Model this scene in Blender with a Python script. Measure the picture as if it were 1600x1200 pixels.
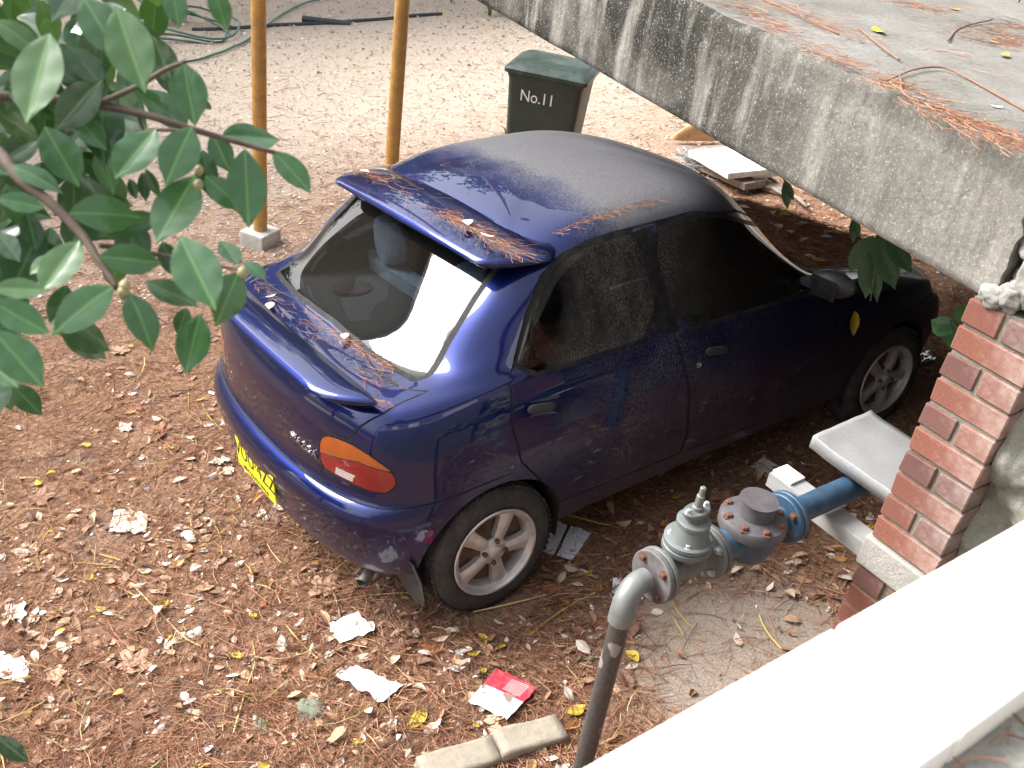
import bpy, bmesh, math, random
import numpy as np
from mathutils import Vector, Matrix
from mathutils.bvhtree import BVHTree
random.seed(7); RNG = np.random.default_rng(7)
for o in list(bpy.data.objects): bpy.data.objects.remove(o, do_unlink=True)
scn = bpy.context.scene; COL = scn.collection
# ------------------------------------------------------------------ camera, sky, sun, exposure
# TILT turns the sloping yard's own frame (z = ground normal, y = along the car) into the plumb world.
TILT = Matrix(((0.993496379, -0.003442705, -0.113811654), (-0.003442705, 0.998177597, -0.060246430), (0.113811654, 0.060246430, 0.991673976)))
CAM = Vector((2.9606, -1.9014, 2.9597)); FPX = 1568.7
def _basis():
    yaw, pit, rol = [math.radians(v) for v in (54.0685629, 29.30495362, 0.72616073)]
    f = Vector((-math.sin(yaw)*math.cos(pit), math.cos(yaw)*math.cos(pit), -math.sin(pit)))
    r = Vector((math.cos(yaw), math.sin(yaw), 0)); u = r.cross(f)
    r2 = r*math.cos(rol)+u*math.sin(rol); u2 = u*math.cos(rol)-r*math.sin(rol)
    return TILT@r2, TILT@u2, TILT@f
CR, CU, CF = _basis()
cd = bpy.data.cameras.new('camera'); cam = bpy.data.objects.new('camera', cd); COL.objects.link(cam)
cd.sensor_width = 36; cd.lens = 36*FPX/1600; cd.clip_start = 0.05; cd.clip_end = 400
cam.matrix_world = Matrix.Translation(CAM) @ Matrix((CR, CU, -CF)).transposed().to_4x4()
cd.dof.use_dof = True; cd.dof.focus_distance = 4.0; cd.dof.aperture_fstop = 9.0
scn.camera = cam
SUN_EL, SUN_AZ = math.radians(41), math.radians(234)      # azimuth measured from +y towards +x
w = bpy.data.worlds.new('World'); scn.world = w; w.use_nodes = True
nt = w.node_tree; nt.nodes.clear()
wo = nt.nodes.new('ShaderNodeOutputWorld'); bg = nt.nodes.new('ShaderNodeBackground'); sky = nt.nodes.new('ShaderNodeTexSky')
hs = nt.nodes.new('ShaderNodeHueSaturation'); hs.inputs['Saturation'].default_value = 0.30
sky.sky_type = 'NISHITA'; sky.sun_disc = False; sky.sun_elevation = SUN_EL; sky.sun_rotation = SUN_AZ
sky.air_density = 1.0; sky.dust_density = 4.0; sky.ozone_density = 1.0
bg.inputs['Strength'].default_value = 0.12
nt.links.new(sky.outputs[0], hs.inputs['Color']); nt.links.new(hs.outputs[0], bg.inputs['Color']); nt.links.new(bg.outputs[0], wo.inputs[0])
sl = bpy.data.lights.new('sun', 'SUN'); sun = bpy.data.objects.new('sun', sl); COL.objects.link(sun)
sl.energy = 1.5; sl.angle = math.radians(32); sl.color = (1.0, 0.97, 0.92)
sdir = Vector((math.sin(SUN_AZ)*math.cos(SUN_EL), math.cos(SUN_AZ)*math.cos(SUN_EL), math.sin(SUN_EL)))
sun.rotation_euler = sdir.to_track_quat('Z', 'Y').to_euler(); sun.location = (0, 0, 12)
vs = scn.view_settings; vs.view_transform = 'Standard'; vs.look = 'None'; vs.exposure = 2.08; vs.gamma = 1.0; vs.use_curve_mapping = False
scn.render.engine = 'CYCLES'; scn.cycles.max_bounces = 8; scn.cycles.transparent_max_bounces = 12

# ------------------------------------------------------------------ pixel -> place helpers (a pixel gives a direction; the surface gives the distance)
CTI = TILT.transposed()
UPG = TILT @ Vector((0, 0, 1))                                  # normal of the sloping ground
def ray(q): return (CF + CR*((q[0]-800)/FPX) - CU*((q[1]-600)/FPX)).normalized()
def on_plane(q, n, p):
    d = ray(q); n = Vector(n); return CAM + d*(n.dot(Vector(p)-CAM)/n.dot(d))
def on_ground(q, h=0): return on_plane(q, UPG, UPG*h)
def at_z(q, z): return on_plane(q, (0, 0, 1), (0, 0, z))
def at_y(q, y): return on_plane(q, (0, 1, 0), (0, y, 0))
def at_d(q, d): return CAM + ray(q)*d
def gz(x, y): return -(UPG.x*x + UPG.y*y)/UPG.z

# ------------------------------------------------------------------ mesh helpers
class MB:
    def __init__(s): s.v = []; s.f = []; s.c = []; s.mi = []
    def add(s, vs, fs, col=None, mi=0):
        n = len(s.v); s.v += [tuple(p) for p in vs]
        for f in fs: s.f.append(tuple(i+n for i in f)); s.c.append(col); s.mi.append(mi)
    def box(s, c, d, R=None, col=None, mi=0):
        c = Vector(c); vs = []
        for x in (-.5, .5):
            for y in (-.5, .5):
                for z in (-.5, .5):
                    p = Vector((x*d[0], y*d[1], z*d[2])); vs.append(c + (R@p if R else p))
        s.add(vs, [(0,1,3,2), (4,6,7,5), (0,4,5,1), (2,3,7,6), (0,2,6,4), (1,5,7,3)], col, mi)
    def cyl(s, a, b, r0, r1=None, n=16, caps=True, mi=0):
        s.lathe([(0, r0), ((Vector(b)-Vector(a)).length, r0 if r1 is None else r1)], a, Vector(b)-Vector(a), n, caps, mi)
    def lathe(s, prof, o, ax, n=24, caps=True, mi=0):
        o = Vector(o); ax = Vector(ax).normalized(); t = ax.orthogonal().normalized(); b = ax.cross(t); vs = []
        for h, r in prof:
            for k in range(n):
                a = 2*math.pi*k/n; vs.append(o + ax*h + (t*math.cos(a)+b*math.sin(a))*r)
        fs = []
        for i in range(len(prof)-1):
            for k in range(n):
                fs.append((i*n+k, i*n+(k+1)%n, (i+1)*n+(k+1)%n, (i+1)*n+k))
        if caps: fs += [tuple(range(n-1, -1, -1)), tuple((len(prof)-1)*n+k for k in range(n))]
        s.add(vs, fs, None, mi)
    def tube(s, pts, r, n=8, caps=True, mi=0, col=None):
        pts = [Vector(p) for p in pts]; vs = []; prev = None
        for i, p in enumerate(pts):
            d = (pts[min(i+1, len(pts)-1)]-pts[max(i-1, 0)]).normalized()
            t = d.orthogonal().normalized() if prev is None else (prev - d*prev.dot(d)).normalized()
            prev = t; b = d.cross(t); rr = r[i] if isinstance(r, (list, tuple)) else r
            for k in range(n):
                a = 2*math.pi*k/n; vs.append(p+(t*math.cos(a)+b*math.sin(a))*rr)
        fs = []
        for i in range(len(pts)-1):
            for k in range(n): fs.append((i*n+k, i*n+(k+1)%n, (i+1)*n+(k+1)%n, (i+1)*n+k))
        if caps: fs += [tuple(range(n-1, -1, -1)), tuple((len(pts)-1)*n+k for k in range(n))]
        s.add(vs, fs, col, mi)
    def grid(s, P, col=None, closed=False, mi=0):
        R, Cc = len(P), len(P[0]); vs = [p for row in P for p in row]; fs = []
        for i in range(R-1):
            for j in range(Cc if closed else Cc-1):
                j2 = (j+1) % Cc; fs.append((i*Cc+j, i*Cc+j2, (i+1)*Cc+j2, (i+1)*Cc+j))
        s.add(vs, fs, col, mi)
    def mesh(s, name, mats, origin=None, smooth=False, autos=None):
        me = bpy.data.meshes.new(name); o = Vector(origin) if origin is not None else Vector((0, 0, 0))
        me.from_pydata([(p[0]-o.x, p[1]-o.y, p[2]-o.z) for p in s.v], [], s.f); 
        for m in (mats if isinstance(mats, (list, tuple)) else [mats]): me.materials.append(m)
        if any(s.mi): me.polygons.foreach_set('material_index', s.mi)
        if any(c is not None for c in s.c):
            at = me.color_attributes.new('col', 'FLOAT_COLOR', 'CORNER'); buf = []
            for f, c in zip(s.f, s.c):
                c = c or (.5, .5, .5); buf += [c[0], c[1], c[2], 1.0]*len(f)
            at.data.foreach_set('color', buf)
        me.polygons.foreach_set('use_smooth', [smooth]*len(me.polygons))
        if smooth and autos: me.set_sharp_from_angle(angle=math.radians(autos))
        me.update(); return me
    def build(s, name, mats, parent=None, smooth=False, autos=None, bevel=0, local=False, recalc=False):
        og = parent.location if (parent is not None and not local) else None
        me = s.mesh(name, mats, og, smooth, autos)
        if recalc or bevel:
            bm = bmesh.new(); bm.from_mesh(me)
            if recalc: bmesh.ops.recalc_face_normals(bm, faces=bm.faces)
            if bevel:
                es = [e for e in bm.edges if e.is_manifold and e.calc_face_angle(0) > .6]
                bmesh.ops.bevel(bm, geom=es, offset=bevel, segments=2, affect='EDGES', profile=.6, clamp_overlap=True)
            bm.to_mesh(me); bm.free()
        o = bpy.data.objects.new(name, me); COL.objects.link(o)
        if parent is not None: o.parent = parent
        return o
def tag(o, label=None, cat=None, group=None, kind=None):
    for k, v in (('label', label), ('category', cat), ('group', group), ('kind', kind)):
        if v: o[k] = v
    return o
def thing(name, label, cat, loc=(0, 0, 0), group=None, R=None):
    o = bpy.data.objects.new(name, None); COL.objects.link(o); o.empty_display_size = .1
    if R is not None: o.matrix_world = Matrix.Translation(Vector(loc)) @ R.to_4x4()
    else: o.location = loc
    return tag(o, label, cat, group)
def dup(o, parent=None):
    c = o.copy(); COL.objects.link(c); c.parent = parent
    for ch in list(o.children): dup(ch, c)
    return c
def text_mesh(txt, size, extr=0.0, sx=1.0):
    cu = bpy.data.curves.new('lettering', 'FONT'); cu.body = txt; cu.size = size; cu.extrude = extr; cu.align_x = 'CENTER'; cu.align_y = 'CENTER'
    ob = bpy.data.objects.new('lettering', cu); COL.objects.link(ob)
    dg = bpy.context.evaluated_depsgraph_get(); me = bpy.data.meshes.new_from_object(ob.evaluated_get(dg)); bpy.data.objects.remove(ob, do_unlink=True)
    me.transform(Matrix.Diagonal((sx, 1, 1, 1))); return me

# ------------------------------------------------------------------ materials
def new_mat(name):
    m = bpy.data.materials.new(name); m.use_nodes = True; nt = m.node_tree
    return m, nt, nt.nodes['Principled BSDF']
def nd(nt, t, **kw):
    n = nt.nodes.new(t)
    for k, v in kw.items():
        if k.startswith('i_'):
            key = k[2:]; key = int(key) if key.isdigit() else key
            n.inputs[key].default_value = v
        else: setattr(n, k, v)
    return n
def lk(nt, a, b): nt.links.new(a, b)
def ramp(nt, src, stops, interp='LINEAR'):
    r = nt.nodes.new('ShaderNodeValToRGB'); r.color_ramp.interpolation = interp; e = r.color_ramp.elements
    while len(e) < len(stops): e.new(.5)
    for k, (p, c) in enumerate(stops):
        e[k].position = p; e[k].color = (c, c, c, 1) if isinstance(c, (int, float)) else (*c, 1)
    lk(nt, src, r.inputs[0]); return r
def noise(nt, scale, detail=6, rough=.6, vec=None, dist=0):
    n = nd(nt, 'ShaderNodeTexNoise'); n.inputs['Scale'].default_value = scale; n.inputs['Detail'].default_value = detail
    n.inputs['Roughness'].default_value = rough; n.inputs['Distortion'].default_value = dist
    if vec is not None: lk(nt, vec, n.inputs['Vector'])
    return n
def mixc(nt, fac, a, b, mode='MIX'):
    m = nd(nt, 'ShaderNodeMix', data_type='RGBA', blend_type=mode)
    for s, v in ((0, fac), (6, a), (7, b)):
        if hasattr(v, 'is_output') or isinstance(v, bpy.types.NodeSocket): lk(nt, v, m.inputs[s])
        elif s == 0: m.inputs[0].default_value = v
        else: m.inputs[s].default_value = (*v, 1)
    return m.outputs[2]
def math_n(nt, op, a, b=None, c=None):
    m = nd(nt, 'ShaderNodeMath', operation=op)
    for i, v in enumerate((a, b, c)):
        if v is None: continue
        if isinstance(v, bpy.types.NodeSocket): lk(nt, v, m.inputs[i])
        else: m.inputs[i].default_value = v
    return m.outputs[0]
def bump(nt, b, h, st=.3, dist=.01):
    n = nd(nt, 'ShaderNodeBump'); n.inputs['Strength'].default_value = st; n.inputs['Distance'].default_value = dist
    lk(nt, h, n.inputs['Height']); lk(nt, n.outputs[0], b.inputs['Normal']); return n
def obj_co(nt): return nd(nt, 'ShaderNodeTexCoord').outputs['Object']
def mapped(nt, vec, sc):
    m = nd(nt, 'ShaderNodeMapping'); m.inputs['Scale'].default_value = sc; lk(nt, vec, m.inputs['Vector']); return m.outputs[0]
def simple(name, col, rough=.6, metal=0, var=.25, sc=30, bmp=0, spec=.5, coat=0, dirt=None, dirt_amt=.5, dirt_sc=8):
    m, nt, b = new_mat(name); co = obj_co(nt); n = noise(nt, sc, 5, .6, co)
    lo = tuple(c*(1-var) for c in col); hi = tuple(min(1, c*(1+var)) for c in col)
    c = ramp(nt, n.outputs[0], [(.3, lo), (.7, hi)]).outputs[0]
    if dirt:
        n2 = noise(nt, dirt_sc, 8, .7, co); f = ramp(nt, n2.outputs[0], [(.45, 0), (.7, dirt_amt)]).outputs[0]; c = mixc(nt, f, c, dirt)
    lk(nt, c, b.inputs['Base Color']); b.inputs['Roughness'].default_value = rough; b.inputs['Metallic'].default_value = metal
    b.inputs['Specular IOR Level'].default_value = spec; b.inputs['Coat Weight'].default_value = coat
    if bmp: bump(nt, b, n.outputs[0], bmp, .004)
    return m
def attr_mat(name, rough=.7, trans=0, spec=.3, var=.35, sc=60):
    """colour of each leaf or needle comes from its own colour attribute, with fine mottling"""
    m, nt, b = new_mat(name); a = nd(nt, 'ShaderNodeAttribute', attribute_name='col'); co = obj_co(nt)
    n = noise(nt, sc, 4, .6, co); f = ramp(nt, n.outputs[0], [(.3, 1-var), (.7, 1.0)]).outputs[0]
    c = mixc(nt, 1.0, a.outputs['Color'], f, 'MULTIPLY'); lk(nt, c, b.inputs['Base Color'])
    b.inputs['Roughness'].default_value = rough; b.inputs['Specular IOR Level'].default_value = spec
    return m
# ================================================================== SETTING: ground, deck, pier, walls
def concrete(name, base, mould=.85, streak=True, scale=1.0, lich=.5):
    m, nt, b = new_mat(name); co = obj_co(nt)
    n1 = noise(nt, 6*scale, 8, .65, co); n2 = noise(nt, 55*scale, 6, .7, co); n3 = noise(nt, 1.6*scale, 5, .6, co)
    c = ramp(nt, n2.outputs[0], [(.25, tuple(v*.6 for v in base)), (.5, base), (.8, tuple(min(1, v*1.35) for v in base))]).outputs[0]
    c = mixc(nt, ramp(nt, n1.outputs[0], [(.35, 0), (.75, .45)]).outputs[0], c, (base[0]*.55, base[1]*.56, base[2]*.5))
    if streak:
        st = noise(nt, 9, 6, .62, mapped(nt, co, (1, 1, .13)))
        f = ramp(nt, st.outputs[0], [(.30, 0), (.50, 1)]).outputs[0]; big = ramp(nt, n3.outputs[0], [(.28, .35), (.58, 1)]).outputs[0]
        sp = nd(nt, 'ShaderNodeSeparateXYZ'); lk(nt, co, sp.inputs[0])
        lf = nd(nt, 'ShaderNodeMapRange', i_1=2.0, i_2=-.6, i_3=.42, i_4=1.6); lk(nt, sp.outputs[0], lf.inputs[0])   # older mould towards the far end
        f = math_n(nt, 'MULTIPLY', math_n(nt, 'MULTIPLY', f, big), math_n(nt, 'MULTIPLY', lf.outputs[0], mould)); c = mixc(nt, f, c, (.022, .021, .018))
        sk2 = noise(nt, 26, 5, .6, mapped(nt, co, (1, 1, .10))); c = mixc(nt, math_n(nt, 'MULTIPLY', ramp(nt, sk2.outputs[0], [(.52, 0), (.66, 1)]).outputs[0], .5*mould), c, (.075, .07, .062))
    else:
        c = mixc(nt, math_n(nt, 'MULTIPLY', ramp(nt, n3.outputs[0], [(.45, 0), (.7, 1)]).outputs[0], mould), c, (.10, .10, .08))
    li = noise(nt, 130*scale, 5, .7, co); c = mixc(nt, math_n(nt, 'MULTIPLY', ramp(nt, li.outputs[0], [(.56, 0), (.66, 1)]).outputs[0], lich), c, (.50, .49, .43))
    lk(nt, c, b.inputs['Base Color']); b.inputs['Roughness'].default_value = .92; b.inputs['Specular IOR Level'].default_value = .2
    h = math_n(nt, 'ADD', math_n(nt, 'MULTIPLY', n2.outputs[0], .6), n1.outputs[0]); bump(nt, b, h, .55, .012)
    return m
M_conc = concrete('weathered_concrete', (.31, .298, .27)); M_conc_top = concrete('pale_concrete_top', (.215, .207, .195), .75, False, 1.2, .3)
M_land = concrete('landing_concrete', (.42, .41, .385), .5, False, 2.5, .3); M_conc2 = concrete('grey_concrete', (.36, .35, .32), .35, False, 2, .2); M_stone = concrete('rough_mossy_stone', (.33, .33, .28), 1.0, False, 3, .35)
M_mortar = concrete('mortar', (.25, .235, .19), .7, False, 4, .2); M_render = concrete('dark_render', (.16, .15, .14), .3, False, 1, .2)
def ground_mat():
    m, nt, b = new_mat('needle_litter_soil'); co = obj_co(nt); sp = nd(nt, 'ShaderNodeSeparateXYZ'); lk(nt, co, sp.inputs[0])
    n1 = noise(nt, 2.2, 6, .6, co); n2 = noise(nt, 38, 8, .75, co); n3 = noise(nt, 9, 6, .65, co); n4 = noise(nt, 120, 4, .7, co)
    near = ramp(nt, n2.outputs[0], [(.28, (.065, .034, .021)), (.44, (.195, .105, .062)), (.60, (.345, .205, .135)), (.76, (.56, .42, .32))]).outputs[0]
    far = ramp(nt, n2.outputs[0], [(.25, (.22, .16, .115)), (.45, (.44, .35, .275)), (.65, (.60, .52, .44)), (.8, (.76, .71, .64))]).outputs[0]
    soil = ramp(nt, n3.outputs[0], [(.3, (.14, .10, .075)), (.7, (.27, .215, .175))]).outputs[0]
    d = math_n(nt, 'ADD', math_n(nt, 'MULTIPLY', sp.outputs[0], -1.0), math_n(nt, 'MULTIPLY', math_n(nt, 'SUBTRACT', n1.outputs[0], .5), 3.0))
    f = nd(nt, 'ShaderNodeMapRange', i_1=2.0, i_2=6.0); lk(nt, d, f.inputs[0])
    c = mixc(nt, f.outputs[0], near, far)
    f2 = nd(nt, 'ShaderNodeMapRange', i_1=.54, i_2=.66, i_4=.5); lk(nt, n1.outputs[0], f2.inputs[0]); c = mixc(nt, math_n(nt, 'MULTIPLY', f2.outputs[0], math_n(nt, 'SUBTRACT', 1.0, f.outputs[0])), c, soil)
    # bare sandy patch beside the pier
    dx = math_n(nt, 'SUBTRACT', sp.outputs[0], 1.50); dy = math_n(nt, 'SUBTRACT', sp.outputs[1], .60); rr = math_n(nt, 'SQRT', math_n(nt, 'ADD', math_n(nt, 'MULTIPLY', dx, dx), math_n(nt, 'MULTIPLY', math_n(nt, 'MULTIPLY', dy, dy), .7)))
    rr = math_n(nt, 'ADD', rr, math_n(nt, 'MULTIPLY', math_n(nt, 'SUBTRACT', n3.outputs[0], .5), .5)); f3 = nd(nt, 'ShaderNodeMapRange', i_1=.55, i_2=.28, i_4=.92); lk(nt, rr, f3.inputs[0])
    sand = ramp(nt, n4.outputs[0], [(.3, (.20, .155, .12)), (.7, (.40, .34, .29))]).outputs[0]; c = mixc(nt, f3.outputs[0], c, sand)
    lk(nt, c, b.inputs['Base Color']); b.inputs['Roughness'].default_value = .95; b.inputs['Specular IOR Level'].default_value = .15
    bump(nt, b, math_n(nt, 'ADD', n2.outputs[0], math_n(nt, 'MULTIPLY', n4.outputs[0], .5)), .7, .015); return m
def ghash(x, y): return .012*math.sin(1.7*x+.6)*math.cos(1.3*y) + .007*math.sin(4.1*x+2.2*y) + .004*math.sin(9.3*x-7.1*y+1)
def gh(x, y):
    """ground height: the sloping yard with slight unevenness, flat under the car's wheels"""
    p = CTI @ Vector((x, y, gz(x, y))); k = min(1, max(0, (max(abs(p.x)-.9, -p.y-.8, p.y-3.3))/.8)); 
    return gz(x, y) + k*ghash(x, y)
def gh_np(x, y):
    g = -(UPG.x*x+UPG.y*y)/UPG.z; px = TILT[0][0]*x+TILT[1][0]*y+TILT[2][0]*g; py = TILT[0][1]*x+TILT[1][1]*y+TILT[2][1]*g
    k = np.clip(np.maximum(np.maximum(np.abs(px)-.9, -py-.8), py-3.3)/.8, 0, 1)
    return g + k*(.012*np.sin(1.7*x+.6)*np.cos(1.3*y)+.007*np.sin(4.1*x+2.2*y)+.004*np.sin(9.3*x-7.1*y+1))
xs = np.concatenate([np.linspace(-90, -14, 16), np.arange(-13, -3, .35), np.arange(-3, 4, .07), np.linspace(4, 60, 24)])
ys = np.concatenate([np.linspace(-60, -5, 20), np.arange(-4.5, 6, .07), np.arange(6, 14, .35), np.linspace(15, 90, 18)])
XX, YY = np.meshgrid(xs, ys, indexing='ij'); ZZ = gh_np(XX, YY); nx, ny = XX.shape; ii = np.arange(nx*ny).reshape(nx, ny)
me = bpy.data.meshes.new('ground'); me.from_pydata(np.stack([XX, YY, ZZ], -1).reshape(-1, 3).tolist(), [], np.stack([ii[:-1, :-1], ii[1:, :-1], ii[1:, 1:], ii[:-1, 1:]], -1).reshape(-1, 4).tolist())
me.materials.append(ground_mat()); me.polygons.foreach_set('use_smooth', [True]*len(me.polygons)); ground = bpy.data.objects.new('ground', me); COL.objects.link(ground); tag(ground, kind='structure')

# ---- concrete deck whose edge crosses above the car
DZ0, DZ1 = 1.865, 2.268; EA = Vector((1.845, .6435, 0)); ED = Vector((-.9907, .1358, 0)).normalized(); ELEN = 4.2; EN = Vector((-.1358, -.9907, 0)).normalized()   # outward normal of the edge
rr_ = random.Random(3)
from mathutils import noise as mnoise
def fascia_pt(s, t):
    """s along the edge, t height 0..1, chipped and uneven"""
    p = EA + ED*s + Vector((0, 0, DZ0+(DZ1-DZ0)*t)); nz = mnoise.noise(p*3.1)*.008 + mnoise.noise(p*14)*.004
    arris = -.018*max(0, (t-.93)/.07)**2*(1.0+1.2*mnoise.noise(Vector((s*6, 0, 1)))); nz += arris - .012*max(0, (.04-t)/.04)
    step = -.006 if t > .72+.06*mnoise.noise(Vector((s*1.3, 5, 0))) else 0
    return p + EN*(nz+step) + Vector((0, 0, (.010*mnoise.noise(Vector((s*5, 2, 7))) if t > .9 else 0)))
deck = thing('concrete_deck', 'mould-streaked raised concrete deck above the front of the car', 'deck', (0, 2.5, DZ0))
mb = MB(); NS = 150; rows = [[fascia_pt(ELEN*i/NS - (.04*mnoise.noise(Vector((0, 0, j*.35))) if i == 0 else 0), j/26) for j in range(27)] for i in range(NS+1)]
mb.grid(rows); edge_beam = mb.build('edge_beam', M_conc, deck, True, recalc=False)
mb = MB(); mb.grid([list(reversed(r_)) for r_ in [[rows[0][j], rows[0][j]+Vector((.0, .5, 0))] for j in range(27)]]); mb.build('beam_end', M_conc, deck, True)
mb = MB(); top = [[rows[i][26] - EN*(7.0*k/40) + Vector((0, 0, .006*mnoise.noise((rows[i][26]-EN*(7.0*k/40))*1.5) if k else 0)) for k in range(41)] for i in range(0, NS+1, 3)]
mb.grid(top); mb.build('deck_top', M_conc_top, deck, True)
mb = MB(); mb.grid([[rows[i][0] - EN*(7.0*k/4) for k in range(5)] for i in range(0, NS+1, 10)]); mb.build('deck_underside', M_conc, deck, True)
mb = MB(); mb.grid([[rows[NS][j] - EN*(7.0*k/6) for k in range(7)] for j in range(0, 27, 2)]); mb.build('deck_end', M_conc, deck, True)
# landing on the photographer's side, at the same level, with its white coping
land = thing('concrete_landing', 'weathered concrete landing floor beyond the white coping', 'landing', (4, -2, 0))
LX0 = 2.66
mb = MB(); mb.grid([[(LX0+.02+(5.0)*i/60, -7+7.6*j/90, 2.262+.003*mnoise.noise(Vector((i*.4, j*.4, 0)))) for j in range(91)] for i in range(61)]); mb.build('landing_floor', M_land, land, True)
mb = MB(); mb.grid([[(LX0, -7+7.62*j/50, -.5+2.762*k/20) for k in range(21)] for j in range(51)]); mb.build('landing_wall', M_render, land, True)
mb = MB(); mb.add([(2.0, .62, -.2), (7.5, .62, -.2), (7.5, .62, 2.262), (2.03, .62, 2.262)], []); 
M_white = simple('white_painted_timber', (.82, .81, .79), .5, var=.04, sc=14, dirt=(.55, .50, .45), dirt_amt=.25, dirt_sc=20)
cop = thing('white_coping', 'broad white painted coping rail along the landing edge', 'coping', (2.71, -2, 2.262))
for k, (y0, y1) in enumerate(((-6.0, -3.6), (-3.594, -1.2), (-1.194, .60))):
    mb = MB(); mb.box(((2.638+2.778)/2, (y0+y1)/2, 2.282), (.14, y1-y0, .045)); mb.build('coping_board', M_white, cop, bevel=.004)
# ---- brick pier under the deck's corner
PX0, PX1, PY0 = 1.787, 2.022, .638
pier = thing('brick_pier', 'red brick pier with a concrete band carrying the deck corner', 'pier', ((PX0+PX1)/2, PY0+.17, gz(1.9, .8)))
def brick_mat(name, c):
    m, nt, b = new_mat(name); co = obj_co(nt); info = nd(nt, 'ShaderNodeObjectInfo'); n1 = noise(nt, 26, 6, .7, co); n2 = noise(nt, 220, 3, .6, co)
    cc = ramp(nt, n2.outputs[0], [(.3, tuple(v*.72 for v in c)), (.7, tuple(v*1.18 for v in c))]).outputs[0]
    cc = mixc(nt, math_n(nt, 'MULTIPLY', info.outputs['Random'], .45), cc, (c[0]*.55, c[1]*.55, c[2]*.62))
    sp = nd(nt, 'ShaderNodeSeparateXYZ'); g_ = nd(nt, 'ShaderNodeNewGeometry'); lk(nt, g_.outputs['Position'], sp.inputs[0])
    ef = nd(nt, 'ShaderNodeMapRange', i_1=1.86, i_2=2.03, i_4=.55); lk(nt, math_n(nt, 'ADD', sp.outputs[0], math_n(nt, 'MULTIPLY', math_n(nt, 'SUBTRACT', n1.outputs[0], .5), .22)), ef.inputs[0])
    ef2 = ramp(nt, n1.outputs[0], [(.55, 0), (.75, .55)]).outputs[0]
    cc = mixc(nt, math_n(nt, 'MAXIMUM', math_n(nt, 'MULTIPLY', ef.outputs[0], ramp(nt, n1.outputs[0], [(.3, .3), (.7, 1)]).outputs[0]), math_n(nt, 'MULTIPLY', ef2, .4)), cc, (.50, .42, .38))
    lk(nt, cc, b.inputs['Base Color']); b.inputs['Roughness'].default_value = .88; bump(nt, b, n2.outputs[0], .25, .003); return m
M_brick = brick_mat('red_brick', (.215, .082, .055)); M_brick2 = brick_mat('purple_brown_brick', (.155, .072, .058))
def brick_mesh(L, D, H, seed, mat):
    mb = MB(); mb.box((0, 0, 0), (L, D, H)); r = random.Random(seed); me = mb.mesh('brick', mat); bm = bmesh.new(); bm.from_mesh(me)
    for v in bm.verts: v.co += Vector((r.uniform(-.0025, .0025), r.uniform(-.002, .002), r.uniform(-.0018, .0018)))
    bmesh.ops.bevel(bm, geom=bm.edges[:], offset=.004, segments=1, affect='EDGES'); bm.to_mesh(me); bm.free(); return me
bmesh_long = [brick_mesh(.228, .108, .075, k, M_brick) for k in range(3)]; bmesh_half = [brick_mesh(.108, .108, .075, 10+k, M_brick if k < 3 else M_brick2) for k in range(5)]
def lay(me, x, y, z):
    o = bpy.data.objects.new('brick', me); COL.objects.link(o); o.parent = pier; o.location = Vector((x, y, z))-pier.location+Vector((rr_.uniform(-.002, .002), rr_.uniform(-.003, .002), 0)); o.rotation_euler.z = rr_.uniform(-.008, .008)
xm = (PX0+PX1)/2
def course(zc, k):
    for lay_i in range(3):
        y = PY0+.056+.118*lay_i
        if (k+lay_i) % 2: lay(rr_.choice(bmesh_long), xm, y, zc)
        else:
            for s_ in (-.0605, .0605): lay(rr_.choice(bmesh_half), xm+s_, y, zc)
z = DZ0-.006; k = 0
while z-.086 > .915: course(z-.043, k); z -= .086; k += 1
zb1 = z; zb0 = zb1-.115
z = zb0; gfoot = gh(1.9, .8)-.05
while z > gfoot: course(z-.043, k); z -= .086; k += 1
mb = MB(); mb.box((xm, PY0+.178, (DZ0+gfoot)/2-.002), (.214, .336, DZ0-gfoot-.004)); mb.build('mortar_core', M_mortar, pier)
mb = MB(); mb.box((xm, PY0+.175, (zb0+zb1)/2), (.246, .372, .108)); mb.build('concrete_band', M_conc2, pier, bevel=.006)
# lumps of mortar at the broken deck corner
def lump(c, r, seed, parent, mat, name='mortar_lump', sq=(1, 1, 1)):
    bm = bmesh.new(); bmesh.ops.create_icosphere(bm, subdivisions=4, radius=1)
    for v in bm.verts:
        n_ = v.co.normalized(); d_ = 1+.34*mnoise.noise(n_*1.6+Vector((seed, 0, 0)))+.16*mnoise.noise(n_*4.5+Vector((0, seed, 0)))+.06*mnoise.noise(n_*13)
        v.co = Vector((n_.x*sq[0], n_.y*sq[1], n_.z*sq[2]))*(d_*r)
    me = bpy.data.meshes.new(name); bm.to_mesh(me); bm.free(); me.materials.append(mat); me.polygons.foreach_set('use_smooth', [True]*len(me.polygons))
    o = bpy.data.objects.new(name, me); COL.objects.link(o)
    if parent is not None: o.parent = parent; o.location = Vector(c)-parent.location
    else: o.location = c
    return o
M_lump = concrete('grey_mortar_lump', (.30, .295, .28), .2, False, 6, .3)
rub = thing('rubble_corner', 'rough mortar and rubble packed against the broken deck corner', 'rubble', (1.97, .72, DZ0))
for k, (x, y, z_, r_, sq) in enumerate(((1.845, .645, 1.885, .032, (1.2, .7, 1)), (1.885, .655, 1.90, .038, (1, .8, 1.1)), (1.93, .67, 1.96, .06, (1, .8, 1.2)), (1.905, .68, 2.04, .055, (1, .7, 1.2)), (1.93, .70, 2.13, .07, (1.1, .8, 1)), (2.00, .70, 2.05, .09, (1, .9, 1.2)), (2.06, .72, 1.95, .09, (1.2, 1, .9)), (2.0, .75, 2.19, .08, (1.5, 1, .8)))): lump((x, y, z_), r_, k*3.7, rub, M_lump, 'mortar_lump', sq)
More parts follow.
